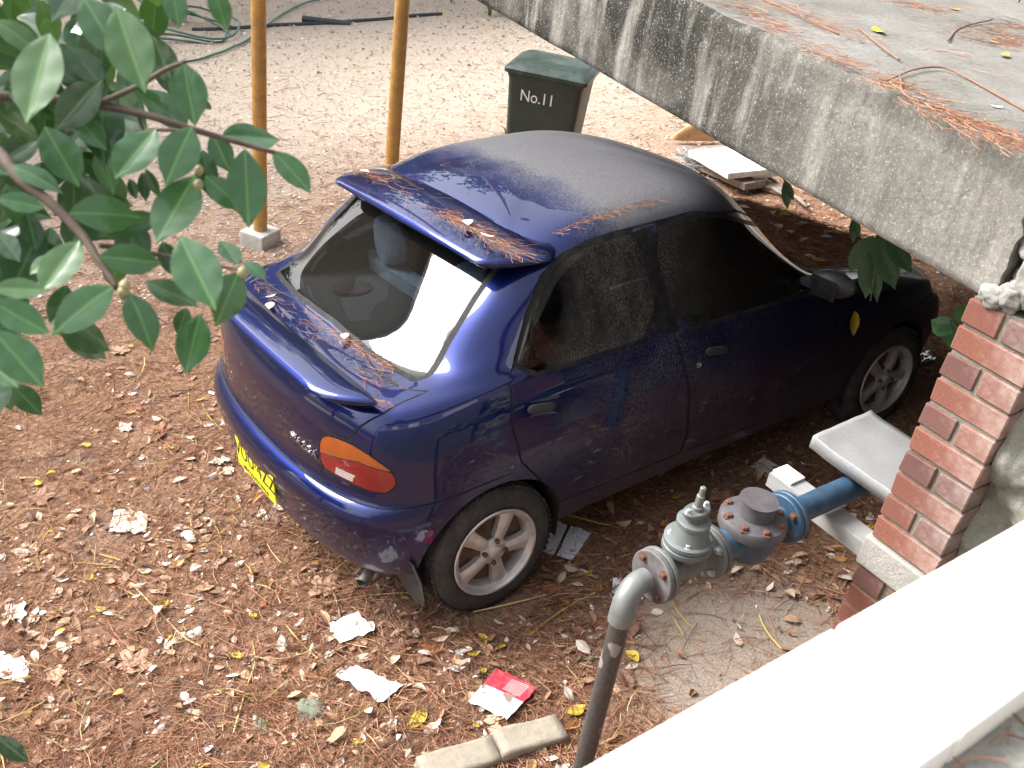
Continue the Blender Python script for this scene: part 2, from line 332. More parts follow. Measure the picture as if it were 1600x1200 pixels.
lump((1.875, .668, 2.155), .045, 91, rub, M_white, 'white_render_patch', (1.1, .6, 1.2))
# rough stone wall right of the pier and the walls that close the space under the deck
swall = thing('stone_wall', 'rough moss-stained stone wall behind the brick pier', 'wall', (2.6, .9, 0))
mb = MB(); g_ = []
for i in range(141):
    x = 2.018+2.6*(i/140)**1.6; row = []
    for j in range(121):
        z_ = -.1+2.36*j/120; p = Vector((x, 0, z_)); d_ = .085*mnoise.noise(p*3.6)+.05*mnoise.noise(p*8)+.022*mnoise.noise(p*21)+.008*mnoise.noise(p*55)
        row.append((x, .735-d_-.03*math.exp(-((x-2.02)/.05)**2), z_))
    g_.append(row)
mb.grid([r_[::-1] for r_ in g_]); mb.build('stone_face', M_stone, swall, True)
mb = MB(); mb.box((3.3, 1.2, 1.05), (2.56, .8, 2.36)); mb.build('wall_core', M_stone, swall)
bw = thing('retaining_wall', 'dark rendered wall closing the space under the deck', 'wall', (2.2, 2.9, 0))
mb = MB(); mb.box((2.15, 3.0, 1.0), (.22, 3.9, 1.72)); mb.build('side_wall', M_render, bw)
mb = MB(); mb.box((1.1, 4.55, 1.0), (1.86, .22, 1.72)); mb.build('back_wall', M_render, bw)
# ================================================================== CAR
CTI = TILT.transposed()
CAMG = CTI @ CAM
ROWS = [
[(0,-.50,.275),(.35,-.49,.275),(.56,-.45,.275),(.66,-.39,.27),(.72,-.28,.255),(.74,0,.235),(.725,.45,.235),(.725,.95,.235),(.725,1.55,.235),(.725,2.0,.235),(.72,2.39,.235),(.64,2.8,.235),(.36,2.97,.235),(0,3.02,.235)],
 [(0,-.565,.31),(.35,-.545,.31),(.58,-.495,.31),(.70,-.42,.305),(.765,-.30,.295),(.775,0,.28),(.76,.45,.27),(.76,.95,.27),(.76,1.55,.27),(.76,2.0,.27),(.765,2.39,.28),(.68,2.86,.27),(.38,3.03,.27),(0,3.08,.27)],
 [(0,-.60,.42),(.35,-.578,.42),(.60,-.522,.42),(.725,-.44,.42),(.793,-.30,.42),(.805,0,.42),(.798,.45,.42),(.797,.95,.42),(.797,1.55,.42),(.797,2.0,.42),(.80,2.39,.42),(.715,2.89,.42),(.40,3.07,.42),(0,3.12,.42)],
 [(0,-.615,.545),(.35,-.592,.545),(.605,-.535,.545),(.735,-.45,.545),(.805,-.30,.545),(.822,0,.55),(.817,.45,.545),(.816,.95,.545),(.815,1.55,.545),(.813,2.0,.545),(.81,2.39,.55),(.72,2.88,.545),(.40,3.06,.545),(0,3.11,.545)],
 [(0,-.592,.595),(.35,-.57,.595),(.597,-.514,.595),(.727,-.437,.595),(.80,-.295,.60),(.826,0,.61),(.825,.45,.615),(.823,.95,.61),(.82,1.55,.60),(.817,2.0,.60),(.81,2.39,.60),(.715,2.85,.59),(.395,3.04,.58),(0,3.09,.58)],
 [(0,-.557,.622),(.35,-.54,.622),(.585,-.488,.622),(.715,-.418,.622),(.795,-.288,.63),(.8265,0,.65),(.8275,.45,.66),(.826,.95,.65),(.822,1.55,.64),(.817,2.0,.635),(.808,2.39,.635),(.705,2.82,.62),(.39,3.01,.61),(0,3.06,.61)],
 [(0,-.55,.76),(.35,-.533,.76),(.583,-.482,.76),(.71,-.412,.76),(.79,-.283,.765),(.823,0,.77),(.824,.45,.775),(.822,.95,.765),(.816,1.55,.755),(.81,2.0,.745),(.795,2.39,.73),(.69,2.78,.69),(.38,2.97,.67),(0,3.02,.66)],
 [(0,-.53,.885),(.35,-.513,.885),(.575,-.462,.885),(.695,-.392,.885),(.775,-.268,.885),(.807,0,.89),(.81,.45,.895),(.808,.95,.88),(.80,1.55,.86),(0.790,2.000,0.822),(0.765,2.390,0.784),(0.660,2.720,0.730),(0.370,2.900,0.710),(0.000,2.950,0.700)],
 [(0,-.485,.955),(.35,-.47,.955),(.56,-.425,.955),(.668,-.355,.955),(.74,-.235,.958),(.782,.02,.962),(.79,.45,.963),(.789,.95,.945),(.782,1.55,.915),(0.755,2.000,0.870),(0.700,2.390,0.824),(0.560,2.620,0.765),(0.330,2.760,0.755),(0.000,2.800,0.745)],
 [(0,-.38,.975),(.35,-.365,.975),(.53,-.318,.978),(.625,-.25,.98),(.695,-.135,.99),(.752,.08,1.008),(.770,.47,1.008),(.769,.95,.99),(.755,1.5,.955),(0.724,1.880,0.902),(0.609,2.150,0.854),(0.473,2.280,0.820),(0.280,2.340,0.815),(0.000,2.380,0.810)],
 [(0,-.235,.99),(.30,-.22,.99),(.49,-.18,.995),(.60,-.12,1.01),(.665,-.03,1.04),(.722,.14,1.08),(.740,.48,1.09),(.739,.95,1.08),(.718,1.46,1.05),(0.683,1.730,0.988),(0.581,1.870,0.926),(0.441,1.970,0.890),(0.260,2.040,0.875),(0.000,2.080,0.865)],
 [(0,-.03,1.16),(.28,-.02,1.16),(.455,.01,1.165),(.555,.05,1.17),(.615,.11,1.19),(.667,.23,1.215),(.687,.50,1.225),(.687,.93,1.22),(.66,1.36,1.19),(.60,1.54,1.15),(.515,1.65,1.12),(.405,1.73,1.105),(.25,1.79,1.10),(0,1.82,1.095)],
 [(0,.20,1.345),(.27,.205,1.34),(.42,.22,1.335),(.51,.245,1.33),(.56,.285,1.335),(.60,.36,1.345),(.627,.56,1.36),(.627,.90,1.36),(.607,1.22,1.348),(.555,1.36,1.33),(.478,1.44,1.323),(.375,1.49,1.323),(.24,1.53,1.323),(0,1.56,1.323)],
 [(0,.30,1.40),(.24,.305,1.397),(.37,.315,1.392),(.44,.335,1.388),(.48,.37,1.392),(.51,.44,1.403),(.537,.6,1.424),(.54,.90,1.428),(.525,1.14,1.423),(.485,1.26,1.413),(.42,1.32,1.41),(.33,1.36,1.41),(.21,1.39,1.41),(0,1.40,1.41)],
 [(0,.45,1.44),(.16,.455,1.438),(.24,.47,1.436),(.29,.5,1.434),(.32,.53,1.436),(.34,.57,1.44),(.35,.68,1.452),(.355,.88,1.457),(.345,1.03,1.457),(.32,1.09,1.455),(.28,1.12,1.454),(.22,1.15,1.454),(.14,1.17,1.454),(0,1.19,1.454)],
 [(0,.62+.36*j/13,1.468) for j in range(14)]]
def crom(P, sub, periodic):
    """non-uniform (centripetal) Catmull-Rom through P (n,k), sub samples per interval"""
    P = np.asarray(P, float); n = len(P)
    if periodic: Q = np.vstack([P[-1:], P, P[:2]]); m = n
    else: Q = np.vstack([2*P[:1]-P[1:2], P, 2*P[-1:]-P[-2:-1]]); m = n-1
    d = np.maximum(np.linalg.norm(np.diff(Q, axis=0), axis=1), 1e-4)**.5; out = []
    for i in range(m):
        p0, p1, p2, p3 = Q[i:i+4]; d0, d1, d2 = d[i:i+3]
        m1 = ((p1-p0)/d0 - (p2-p0)/(d0+d1) + (p2-p1)/d1)*d1
        m2 = ((p2-p1)/d1 - (p3-p1)/(d1+d2) + (p3-p2)/d2)*d1
        t = (np.arange(sub)/sub)[:, None]
        out.append((2*t**3-3*t**2+1)*p1 + (t**3-2*t**2+t)*m1 + (-2*t**3+3*t**2)*p2 + (t**3-t**2)*m2)
    if not periodic: out.append(P[-1:])
    return np.vstack(out)
SUBC, SUBR = 8, 6
full = []
for r_ in ROWS:
    half = np.array(r_, float); left = half[1:-1][::-1]*np.array([-1, 1, 1]); full.append(crom(np.vstack([half, left]), SUBC, True))
full = np.array(full)                                           # rows x fine columns x 3
NC = full.shape[1]
G = np.stack([crom(full[:, j], SUBR, False) for j in range(NC)], 1)   # fine rows x fine cols x 3
for _ in range(3):                                              # settle the surface so that reflections run smoothly
    A = G.copy(); A[1:-1] = .5*G[1:-1] + .125*(G[:-2]+G[2:]) + .125*(np.roll(G, 1, 1)+np.roll(G, -1, 1))[1:-1]; G = A
NR = G.shape[0]
colp = np.arange(NC)/SUBC; colp = np.where(colp > 13, 26-colp, colp); rowp = np.arange(NR)/SUBR
seg = np.linalg.norm(np.roll(G, -1, 1)-G, axis=2); half_n = 13*SUBC
S = np.zeros((NR, NC)); S[:, 1:half_n+1] = np.cumsum(seg[:, :half_n], 1)
for k in range(1, half_n): S[:, NC-k] = S[:, k]
Lr = np.concatenate([[0], np.cumsum(np.linalg.norm(np.diff(G[:, 0], axis=0), axis=1))])
Lf = np.concatenate([[0], np.cumsum(np.linalg.norm(np.diff(G[:, half_n], axis=0), axis=1))])
LrT = lambda row: float(np.interp(row, rowp, Lr))
BV = G.reshape(-1, 3).copy()
BA = np.stack([np.repeat(rowp, NC), np.tile(colp, NR), S.ravel(), np.repeat(Lr, NC), np.repeat(Lf, NC)], 1)
idx = np.arange(NR*NC).reshape(NR, NC); a = idx[:-1]; b = np.roll(idx, -1, 1)[:-1]; c = np.roll(idx, -1, 1)[1:]; d = idx[1:]
BF = np.concatenate([np.stack([a, b, c], -1).reshape(-1, 3), np.stack([a, c, d], -1).reshape(-1, 3)])
# welding the roof spine (left and right columns meet there)
last = idx[-1]; mp = np.arange(NR*NC)
for k in range(1, half_n): mp[last[NC-k]] = last[k]
BF = mp[BF]; BF = BF[(BF[:, 0] != BF[:, 1]) & (BF[:, 1] != BF[:, 2]) & (BF[:, 0] != BF[:, 2])]
bvh = BVHTree.FromPolygons([tuple(p) for p in BV], [tuple(int(i) for i in f) for f in BF])
def cast(q):
    dg = CTI @ ray(q); h = bvh.ray_cast(CAMG, dg)
    if h[0] is None: print('MISS', q); h = bvh.find_nearest(CAMG + dg*4.0)
    p = np.array(h[0]); f = BF[h[2]]; T3 = BV[f]; M = np.column_stack([T3[1]-T3[0], T3[2]-T3[0]])
    w_, *_ = np.linalg.lstsq(M, p-T3[0], rcond=None); wt = np.array([1-w_.sum(), *w_])
    return np.concatenate([p, wt@BA[f]])                        # x y z row col S L Lf
def cast_list(qs): return np.array([cast(q) for q in qs])
def poly_sdf(P, poly):
    P = np.asarray(P); poly = np.asarray(poly, float); n = len(poly); dm = np.full(len(P), 1e9); ins = np.zeros(len(P), bool)
    for i in range(n):
        a_, b_ = poly[i], poly[(i+1) % n]; e = b_-a_; w_ = P-a_
        t = np.clip((w_@e)/max(e@e, 1e-12), 0, 1); dm = np.minimum(dm, np.linalg.norm(w_-t[:, None]*e, axis=1))
        cnd = ((a_[1] > P[:, 1]) != (b_[1] > P[:, 1])) & (P[:, 0] < (b_[0]-a_[0])*(P[:, 1]-a_[1])/(b_[1]-a_[1]+1e-15)+a_[0]); ins ^= cnd
    return np.where(ins, -dm, dm)
def smooth_poly(poly, it=2):
    p = np.asarray(poly, float)
    for _ in range(it):
        q = np.roll(p, -1, 0); p = np.stack([.75*p+.25*q, .25*p+.75*q], 1).reshape(-1, 2)
    return p
# outlines read off the photograph's right side and laid on the body surface
yz = lambda qs: cast_list(qs)[:, 1:3]
win_r = smooth_poly(yz([(804,590),(824,505),(846,445),(876,408),(922,384),(960,372),(995,363),(1031,519),(920,556)]), 1)
win_f = smooth_poly(yz([(1013,357),(1077,340),(1140,338),(1200,362),(1255,418),(1272,446),(1165,484),(1058,516)]), 1)
door_r = yz([(796,598),(802,572),(822,489),(844,433),(873,399),(920,375),(960,363),(1000,353),(1022,420),(1053,524),(1074,600),(1072,680),(1062,708),(940,758),(868,786),(840,745),(815,722),(799,660)])
door_f = yz([(1002,353),(1080,331),(1150,329),(1215,358),(1290,452),(1300,540),(1292,600),(1262,632),(1064,707),(1074,680),(1076,600),(1055,524),(1024,420)])
bpil = yz([(986,372),(994,361),(1014,354),(1024,368),(1062,515),(1052,521),(1032,524),(1024,512)])
SL = lambda qs: cast_list(qs)[:, 5:7]
lamp = smooth_poly(SL([(499,692),(504,682),(517,681),(544,691),(570,706),(596,724),(612,736),(620,752),(617,762),(605,771),(587,770),(552,756),(526,743),(502,728)]), 1)
amb_line = SL([(490,703),(560,722),(606,737),(640,748)])
rev = SL([(524,729),(552,743),(551,753),(523,739)])
xL = lambda qs: np.abs(cast_list(qs))[:, [0, 6]]
gl_q = cast_list([(530,503),(565,533),(610,566),(640,584),(654,591),(664,586),(690,543),(715,502),(740,461)])
Lt = LrT(12.0); gx = np.abs(gl_q[:, 0]); gt = gx[-1]
rgh = [(0, gl_q[0, 6])] + [(gx[k], gl_q[k, 6]) for k in range(1, 9)] + [(gt-.02, Lt-.01), ((gt-.02)*.8, Lt)]
rg = rgh + [(0, Lt+.005)] + [(-p[0], p[1]) for p in rgh[1:][::-1]]
lid_r = xL([(668,611),(600,646),(563,667),(546,688)])
lid_b = SL([(501,735)])
lid = [(0, gl_q[0, 6]-.035), (.30, gl_q[1, 6]-.035)] + [tuple(p) for p in lid_r] + [(.47, LrT(6.6)), (.45, LrT(5.0)), (.45, LrT(4.62)), (0, LrT(4.62))]
lid = lid + [(-p[0], p[1]) for p in lid[1:-1][::-1]]
LfT = lambda row: float(np.interp(row, rowp, Lf))
ws = [(-.50,LfT(10.3)),(0,LfT(10.05)),(.50,LfT(10.3)),(.43,LfT(12.0)),(0,LfT(12.1)),(-.43,LfT(12.0))]
BIG = 1.0
def fields(V, A):
    x, y, z = V.T; row, col, s_, L, lf = A.T; ax = np.abs(x); F = {}
    side = (col > 3.2) & (col < 10.2); P2 = np.stack([y, z], 1)
    F['win_r'] = np.where(side & (z > .85), poly_sdf(P2, win_r), BIG); F['win_f'] = np.where(side & (z > .85), poly_sdf(P2, win_f), BIG)
    F['bpil'] = np.where(side & (z > .85), poly_sdf(P2, bpil), BIG)
    sd2 = (col > 3.0) & (col < 10.4) & (row > .9)
    F['door_r'] = np.where(sd2, poly_sdf(P2, door_r), BIG); F['door_f'] = np.where(sd2, poly_sdf(P2, door_f), BIG)
    rear = (y < .55) & (col < 6.5)
    F['lamp'] = np.where(rear, poly_sdf(np.stack([s_, L], 1), lamp), BIG)
    F['glass'] = np.where(rear & (row > 8.5), poly_sdf(np.stack([x, L], 1), rg), BIG)
    F['lid'] = np.where((y < .3) & (col < 5) & (row < 11), poly_sdf(np.stack([x, L], 1), lid), BIG)
    F['bumper'] = np.where((y < .05), L-LrT(4.62), BIG)
    F['fbumper'] = np.where((y > 2.3), lf-LfT(5.2), BIG)
    F['shield'] = np.where((y > .9) & (col > 8.3), poly_sdf(np.stack([x, lf], 1), ws), BIG)
    inlamp = F['lamp'] < .012
    F['amb'] = np.where(inlamp, L-np.interp(s_, amb_line[:, 0], amb_line[:, 1]), BIG); F['rev'] = np.where(inlamp, poly_sdf(np.stack([s_, L], 1), rev), BIG)
    F['arch'] = np.where((ax > .45) & (z < .75), np.minimum(np.hypot(y, (z-.28))-.325, np.hypot(y-2.39, z-.28)-.32), BIG)
    return F
def cut(V, A, Fc, s):
    s = np.where(np.abs(s) < 3e-4, 0, s); sf = s[Fc]; cross = (sf.min(1) < 0) & (sf.max(1) > 0) & (np.abs(sf).max(1) < .5)
    keep = [Fc[~cross]]; nv, na = [], []; cache = {}; base = len(V); new = []
    def ep(i, j):
        k = (i, j) if i < j else (j, i)
        if k not in cache:
            t = s[k[0]]/(s[k[0]]-s[k[1]]); cache[k] = base+len(nv)
            nv.append(V[k[0]]*(1-t)+V[k[1]]*t); na.append(A[k[0]]*(1-t)+A[k[1]]*t)
        return cache[k]
    for f in Fc[cross]:
        poly = []
        for i in range(3):
            p, q = int(f[i]), int(f[(i+1) % 3]); poly.append((p, np.sign(s[p])))
            if s[p]*s[q] < 0: poly.append((ep(p, q), 0))
        for sg in (-1, 1):
            pp = [p for p, g_ in poly if g_ == 0 or g_ == sg]
            for k in range(1, len(pp)-1): new.append((pp[0], pp[k], pp[k+1]))
    V = np.vstack([V]+([np.array(nv)] if nv else [])); A = np.vstack([A]+([np.array(na)] if na else []))
    return V, A, np.vstack(keep+([np.array(new, int)] if new else []))
W_ = .0042
for key, offs in (('arch', (0,)), ('win_r', (0, .016)), ('win_f', (0, .016)), ('bpil', (0,)), ('shield', (0, .012)), ('glass', (0, .022)), ('lamp', (-W_*.6, 0, W_*.6)), ('amb', (-.0022, .0022)), ('rev', (0,)), ('bumper', (-W_, 0, W_)), ('fbumper', (-W_, 0, W_)), ('lid', (-W_, 0, W_)), ('door_r', (-W_, 0, W_)), ('door_f', (-W_, 0, W_))):
    for of in offs: BV, BA, BF = cut(BV, BA, BF, fields(BV, BA)[key]-of)
n0, n1, n2 = BV[BF[:, 0]], BV[BF[:, 1]], BV[BF[:, 2]]; FNv = np.cross(n1-n0, n2-n0)
VN = np.zeros_like(BV)
for k in range(3): np.add.at(VN, BF[:, k], FNv)
VN /= np.maximum(np.linalg.norm(VN, axis=1), 1e-12)[:, None]
if (VN*(BV-np.array([0, 1.1, .6]))).sum() < 0: BF = BF[:, ::-1]; VN = -VN
FV = fields(BV, BA); dep = np.zeros(len(BV)); VN0 = VN.copy()
for key in ('lamp', 'bumper', 'fbumper', 'lid', 'door_r', 'door_f'):
    on = np.abs(FV[key]) < 4e-4
    if key == 'lid': on &= ~(FV['lamp'] < .004) & (FV['bumper'] > -.001)
    dep = np.where(on, .009, dep)
ridge = np.where((BA[:, 1] > 4.6) & (BA[:, 1] < 10) & (FV['arch'] > .02), np.exp(-((BV[:, 2]-.655-.004*BV[:, 1])/.012)**2)*.004, 0)
BV = BV - VN*(dep-ridge)[:, None]
FC = fields(BV[BF].mean(1), BA[BF].mean(1)); ca = BA[BF].mean(1); cv = BV[BF].mean(1)
reg = np.full(len(BF), 'body', dtype='U20')
reg[FC['bumper'] < 0] = 'rear_bumper'; reg[FC['fbumper'] < 0] = 'front_bumper'
reg[(FC['lid'] < 0)] = 'boot_lid'
reg[(FC['door_r'] < 0)] = 'rear_door'; reg[(FC['door_f'] < 0)] = 'front_door'
for key, wd in (('lid', W_), ('bumper', W_), ('fbumper', W_), ('door_r', W_), ('door_f', W_)): reg[np.abs(FC[key]) < wd*.98] = 'panel_gap'
reg[FC['bpil'] < 0] = 'window_seal'
for key, o in (('win_r', .016), ('win_f', .016), ('shield', .012), ('glass', .022)): reg[FC[key] < o] = 'window_seal'
for key, nm in (('win_r', 'rear_side_window'), ('win_f', 'front_side_window'), ('shield', 'windscreen'), ('glass', 'rear_window')): reg[FC[key] < 0] = nm
inl = FC['lamp'] < .0; 
reg[inl & (FC['amb'] > 0)] = 'amber_lens'; reg[inl & (FC['amb'] <= 0)] = 'red_lens'
reg[inl & (np.abs(FC['amb']) < .0021)] = 'panel_gap'; reg[inl & (FC['rev'] < 0)] = 'reversing_lens'
reg[(np.abs(FC['lamp']) < W_*.58)] = 'panel_gap'
reg[FC['arch'] < 0] = 'cut'
# ---- car materials
def dust_mask(nt, co, side=True):
    """dust that settled where the deck keeps the rain off: forward of about y = 0.6 on the roof, speckled on the doors"""
    sp = nd(nt, 'ShaderNodeSeparateXYZ'); lk(nt, co, sp.inputs[0]); X, Y, Z = sp.outputs
    n1 = noise(nt, 5, 4, .6, co); n2 = noise(nt, 90, 3, .7, co)
    w_ = math_n(nt, 'ADD', Y, math_n(nt, 'MULTIPLY', math_n(nt, 'SUBTRACT', n1.outputs[0], .5), .22))
    w_ = math_n(nt, 'ADD', w_, math_n(nt, 'MULTIPLY', math_n(nt, 'SUBTRACT', n2.outputs[0], .5), .25))
    geo = nd(nt, 'ShaderNodeNewGeometry'); nz = nd(nt, 'ShaderNodeSeparateXYZ'); lk(nt, geo.outputs['Normal'], nz.inputs[0])
    upf = nd(nt, 'ShaderNodeMapRange', i_1=.55, i_2=.85); lk(nt, nz.outputs[2], upf.inputs[0])
    roof = nd(nt, 'ShaderNodeMapRange', i_1=.50, i_2=.72); lk(nt, w_, roof.inputs[0])
    fade = nd(nt, 'ShaderNodeMapRange', i_1=.6, i_2=1.5, i_3=1.0, i_4=.85); lk(nt, Y, fade.inputs[0])
    top = math_n(nt, 'MULTIPLY', math_n(nt, 'MULTIPLY', roof.outputs[0], upf.outputs[0]), fade.outputs[0])
    spk = noise(nt, 160, 4, .75, mapped(nt, co, (1, 1, .6))); sp2 = ramp(nt, spk.outputs[0], [(.44, 0), (.58, 1)]).outputs[0]
    big = noise(nt, 3.2, 4, .6, co)
    sy = nd(nt, 'ShaderNodeMapRange', i_1=.22, i_2=.60); lk(nt, w_, sy.inputs[0])
    sd = math_n(nt, 'MULTIPLY', math_n(nt, 'MULTIPLY', sp2, sy.outputs[0]), ramp(nt, big.outputs[0], [(.35, .35), (.65, 1.0)]).outputs[0])
    sd = math_n(nt, 'MULTIPLY', sd, math_n(nt, 'SUBTRACT', 1.0, upf.outputs[0])); fo = nd(nt, 'ShaderNodeMapRange', i_1=.9, i_2=1.6, i_3=1.0, i_4=.2); lk(nt, Y, fo.inputs[0]); sd = math_n(nt, 'MULTIPLY', sd, fo.outputs[0])
    return top, sd, Z, n1, n2
def paint(name):
    m, nt, b = new_mat(name); co = obj_co(nt); top, sd, Z, n1, n2 = dust_mask(nt, co)
    fl = noise(nt, 900, 2, .5, co); base = ramp(nt, fl.outputs[0], [(.3, (.0010, .0050, .048)), (.7, (.0022, .0125, .115))]).outputs[0]
    c = mixc(nt, math_n(nt, 'MULTIPLY', top, .9), base, mixc(nt, n2.outputs[0], (.032, .032, .033), (.15, .146, .14)))
    c = mixc(nt, math_n(nt, 'MULTIPLY', sd, .7), c, (.17, .16, .15))
    lowm = nd(nt, 'ShaderNodeMapRange', i_1=.52, i_2=.28); lk(nt, math_n(nt, 'ADD', Z, math_n(nt, 'MULTIPLY', math_n(nt, 'SUBTRACT', n1.outputs[0], .5), .25)), lowm.inputs[0])
    c = mixc(nt, math_n(nt, 'MULTIPLY', lowm.outputs[0], .45), c, (.10, .075, .055))
    lk(nt, c, b.inputs['Base Color'])
    dall = math_n(nt, 'MAXIMUM', math_n(nt, 'MAXIMUM', top, math_n(nt, 'MULTIPLY', sd, .7)), math_n(nt, 'MULTIPLY', lowm.outputs[0], .6))
    clean = math_n(nt, 'SUBTRACT', 1.0, dall)
    lk(nt, math_n(nt, 'MULTIPLY', clean, .88), b.inputs['Metallic']); b.inputs['Roughness'].default_value = .38
    r = nd(nt, 'ShaderNodeMapRange', i_3=.40, i_4=.75); lk(nt, dall, r.inputs[0]); lk(nt, r.outputs[0], b.inputs['Roughness'])
    lk(nt, math_n(nt, 'MULTIPLY', clean, 1.0), b.inputs['Coat Weight']); b.inputs['Coat Roughness'].default_value = .02; b.inputs['Coat IOR'].default_value = 1.5
    return m
def glass(name, tint, dust, rough=.01):
    m = bpy.data.materials.new(name); m.use_nodes = True; nt = m.node_tree; nt.nodes.clear()
    out = nd(nt, 'ShaderNodeOutputMaterial'); tr = nd(nt, 'ShaderNodeBsdfTransparent'); tr.inputs[0].default_value = (*tint, 1)
    gl = nd(nt, 'ShaderNodeBsdfGlossy'); gl.inputs['Roughness'].default_value = rough; fr = nd(nt, 'ShaderNodeFresnel', i_IOR=1.55)
    mx = nd(nt, 'ShaderNodeMixShader'); lk(nt, fr.outputs[0], mx.inputs[0]); lk(nt, tr.outputs[0], mx.inputs[1]); lk(nt, gl.outputs[0], mx.inputs[2])
    df = nd(nt, 'ShaderNodeBsdfDiffuse'); df.inputs[0].default_value = (.30, .28, .26, 1); co = obj_co(nt)
    m2 = nd(nt, 'ShaderNodeMixShader'); lk(nt, mx.outputs[0], m2.inputs[1]); lk(nt, df.outputs[0], m2.inputs[2])
    if dust == 'side':
        sp = nd(nt, 'ShaderNodeSeparateXYZ'); lk(nt, co, sp.inputs[0]); n1 = noise(nt, 4, 3, .6, co)
        st = noise(nt, 190, 4, .75, mapped(nt, co, (1, 1, .4))); s2 = ramp(nt, st.outputs[0], [(.42, .25), (.60, 1)]).outputs[0]
        yy = math_n(nt, 'ADD', sp.outputs[1], math_n(nt, 'MULTIPLY', math_n(nt, 'SUBTRACT', n1.outputs[0], .5), .3))
        yy = math_n(nt, 'SUBTRACT', yy, math_n(nt, 'MULTIPLY', math_n(nt, 'SUBTRACT', sp.outputs[2], 1.0), .45))
        a = nd(nt, 'ShaderNodeMapRange', i_1=.22, i_2=.40); lk(nt, yy, a.inputs[0])
        fo = nd(nt, 'ShaderNodeMapRange', i_1=.70, i_2=1.25, i_3=1.0, i_4=.18); lk(nt, sp.outputs[1], fo.inputs[0]); bg_ = noise(nt, 7, 4, .65, mapped(nt, co, (1, 1, .5)))
        f = math_n(nt, 'MULTIPLY', math_n(nt, 'MULTIPLY', math_n(nt, 'MULTIPLY', s2, a.outputs[0]), math_n(nt, 'MULTIPLY', fo.outputs[0], ramp(nt, bg_.outputs[0], [(.32, .3), (.60, 1)]).outputs[0])), .30)
    else:
        n1 = noise(nt, 300, 3, .6, co); f = math_n(nt, 'MULTIPLY', ramp(nt, n1.outputs[0], [(.6, 0), (.72, 1)]).outputs[0], .10); f = math_n(nt, 'ADD', f, .012)
    lk(nt, f, m2.inputs[0]); lk(nt, m2.outputs[0], out.inputs[0]); return m
M_paint = paint('blue_metallic_paint')
M_rgl = glass('rear_glass', (.42, .46, .46), 'rear'); M_sgl = glass('dark_tinted_side_glass', (.10, .11, .11), 'side'); M_wgl = glass('windscreen_glass', (.45, .5, .48), 'rear')
M_seal = simple('black_rubber_seal', (.012, .012, .013), .55, var=.3, dirt=(.07, .065, .06), dirt_amt=.3, dirt_sc=25, spec=.15)
M_gap = simple('dark_panel_gap', (.008, .008, .01), .8)
def lens(name, c):
    m, nt, b = new_mat(name); co = obj_co(nt); wv = nd(nt, 'ShaderNodeTexWave', bands_direction='Z', i_Scale=38.0, i_Distortion=.3); lk(nt, co, wv.inputs['Vector']); w2 = noise(nt, 9, 3, .6, co)
    cc = ramp(nt, wv.outputs['Fac'], [(0, tuple(v*.45 for v in c)), (.6, c)]).outputs[0]; cc = mixc(nt, ramp(nt, w2.outputs[0], [(.35, .55), (.65, 0)]).outputs[0], cc, tuple(v*.4 for v in c)); lk(nt, cc, b.inputs['Base Color'])
    b.inputs['Roughness'].default_value = .3; b.inputs['Coat Weight'].default_value = 1; b.inputs['Coat Roughness'].default_value = .03; b.inputs['Subsurface Weight'].default_value = .0
    return m
M_amb = lens('amber_lens', (.42, .085, .004)); M_red = lens('red_lens', (.26, .004, .008)); M_rev = lens('clear_lens', (.55, .50, .48))
M_black = simple('black_plastic', (.03, .032, .036), .5, var=.2, dirt=(.2, .19, .17), dirt_amt=.3)
M_hand = simple('charcoal_handle', (.026, .030, .033), .55, var=.15)
M_trim = simple('grey_cabin_trim', (.055, .056, .06), .85, var=.2, sc=200)
M_seat = simple('pale_blue_seat_fabric', (.20, .25, .34), .9, var=.25, sc=60)
M_under = simple('underbody', (.015, .014, .013), .9)
M_tyre = simple('tyre_rubber', (.028, .028, .030), .75, var=.3, sc=40, bmp=.2, dirt=(.15, .12, .10), dirt_amt=.45, dirt_sc=9)
M_alloy = simple('silver_alloy', (.60, .60, .61), .34, .55, var=.12, sc=20, dirt=(.22, .17, .14), dirt_amt=.35, dirt_sc=14)
M_rust = simple('rusty_brake', (.09, .05, .035), .85, var=.5, sc=30)
M_chrome = simple('chrome_badge', (.75, .75, .76), .18, 1.0, var=.05)
M_pl = simple('yellow_number_plate', (.78, .72, .02), .45, var=.06, sc=12); M_plk = simple('black_print', (.012, .012, .012), .5)
M_exh = simple('exhaust_steel', (.30, .29, .28), .5, .7, var=.3, sc=30, dirt=(.10, .07, .05))

car = thing('parked_car', 'dark blue four-door car with roof spoiler, dusty front half under the concrete deck', 'car', (0, 0, 0), R=TILT)
def region(name, reg_names, mat, parent, x_sign=0, ofs=0.0, smooth=True, Vs=None, flip=False):
    sel = np.isin(reg, reg_names)
    if x_sign: sel &= (np.sign(cv[:, 0]) == x_sign)
    f = BF[sel]
    if not len(f): print('EMPTY', name); return None
    u, inv = np.unique(f, return_inverse=True); f2 = inv.reshape(-1, 3); V = (BV if Vs is None else Vs)[u] + VN0[u]*ofs
    if flip: f2 = f2[:, ::-1]
    me = bpy.data.meshes.new(name); me.from_pydata(V.tolist(), [], f2.tolist()); me.materials.append(mat); me.polygons.foreach_set('use_smooth', [True]*len(f2))
    nn = VN0[u]*(-1 if flip else 1)
    me.normals_split_custom_set_from_vertices(nn.tolist())
    o = bpy.data.objects.new(name, me); COL.objects.link(o); o.parent = parent; return o
def ccast(q, ofs=0.0):
    h = cast(q); p = Vector(h[:3]); nrm = bvh.find_nearest(p)[1]
    if nrm.dot(CAMG-p) < 0: nrm = -nrm
    return p + nrm*ofs, nrm
body = region('body_shell', ['body'], M_paint, car)
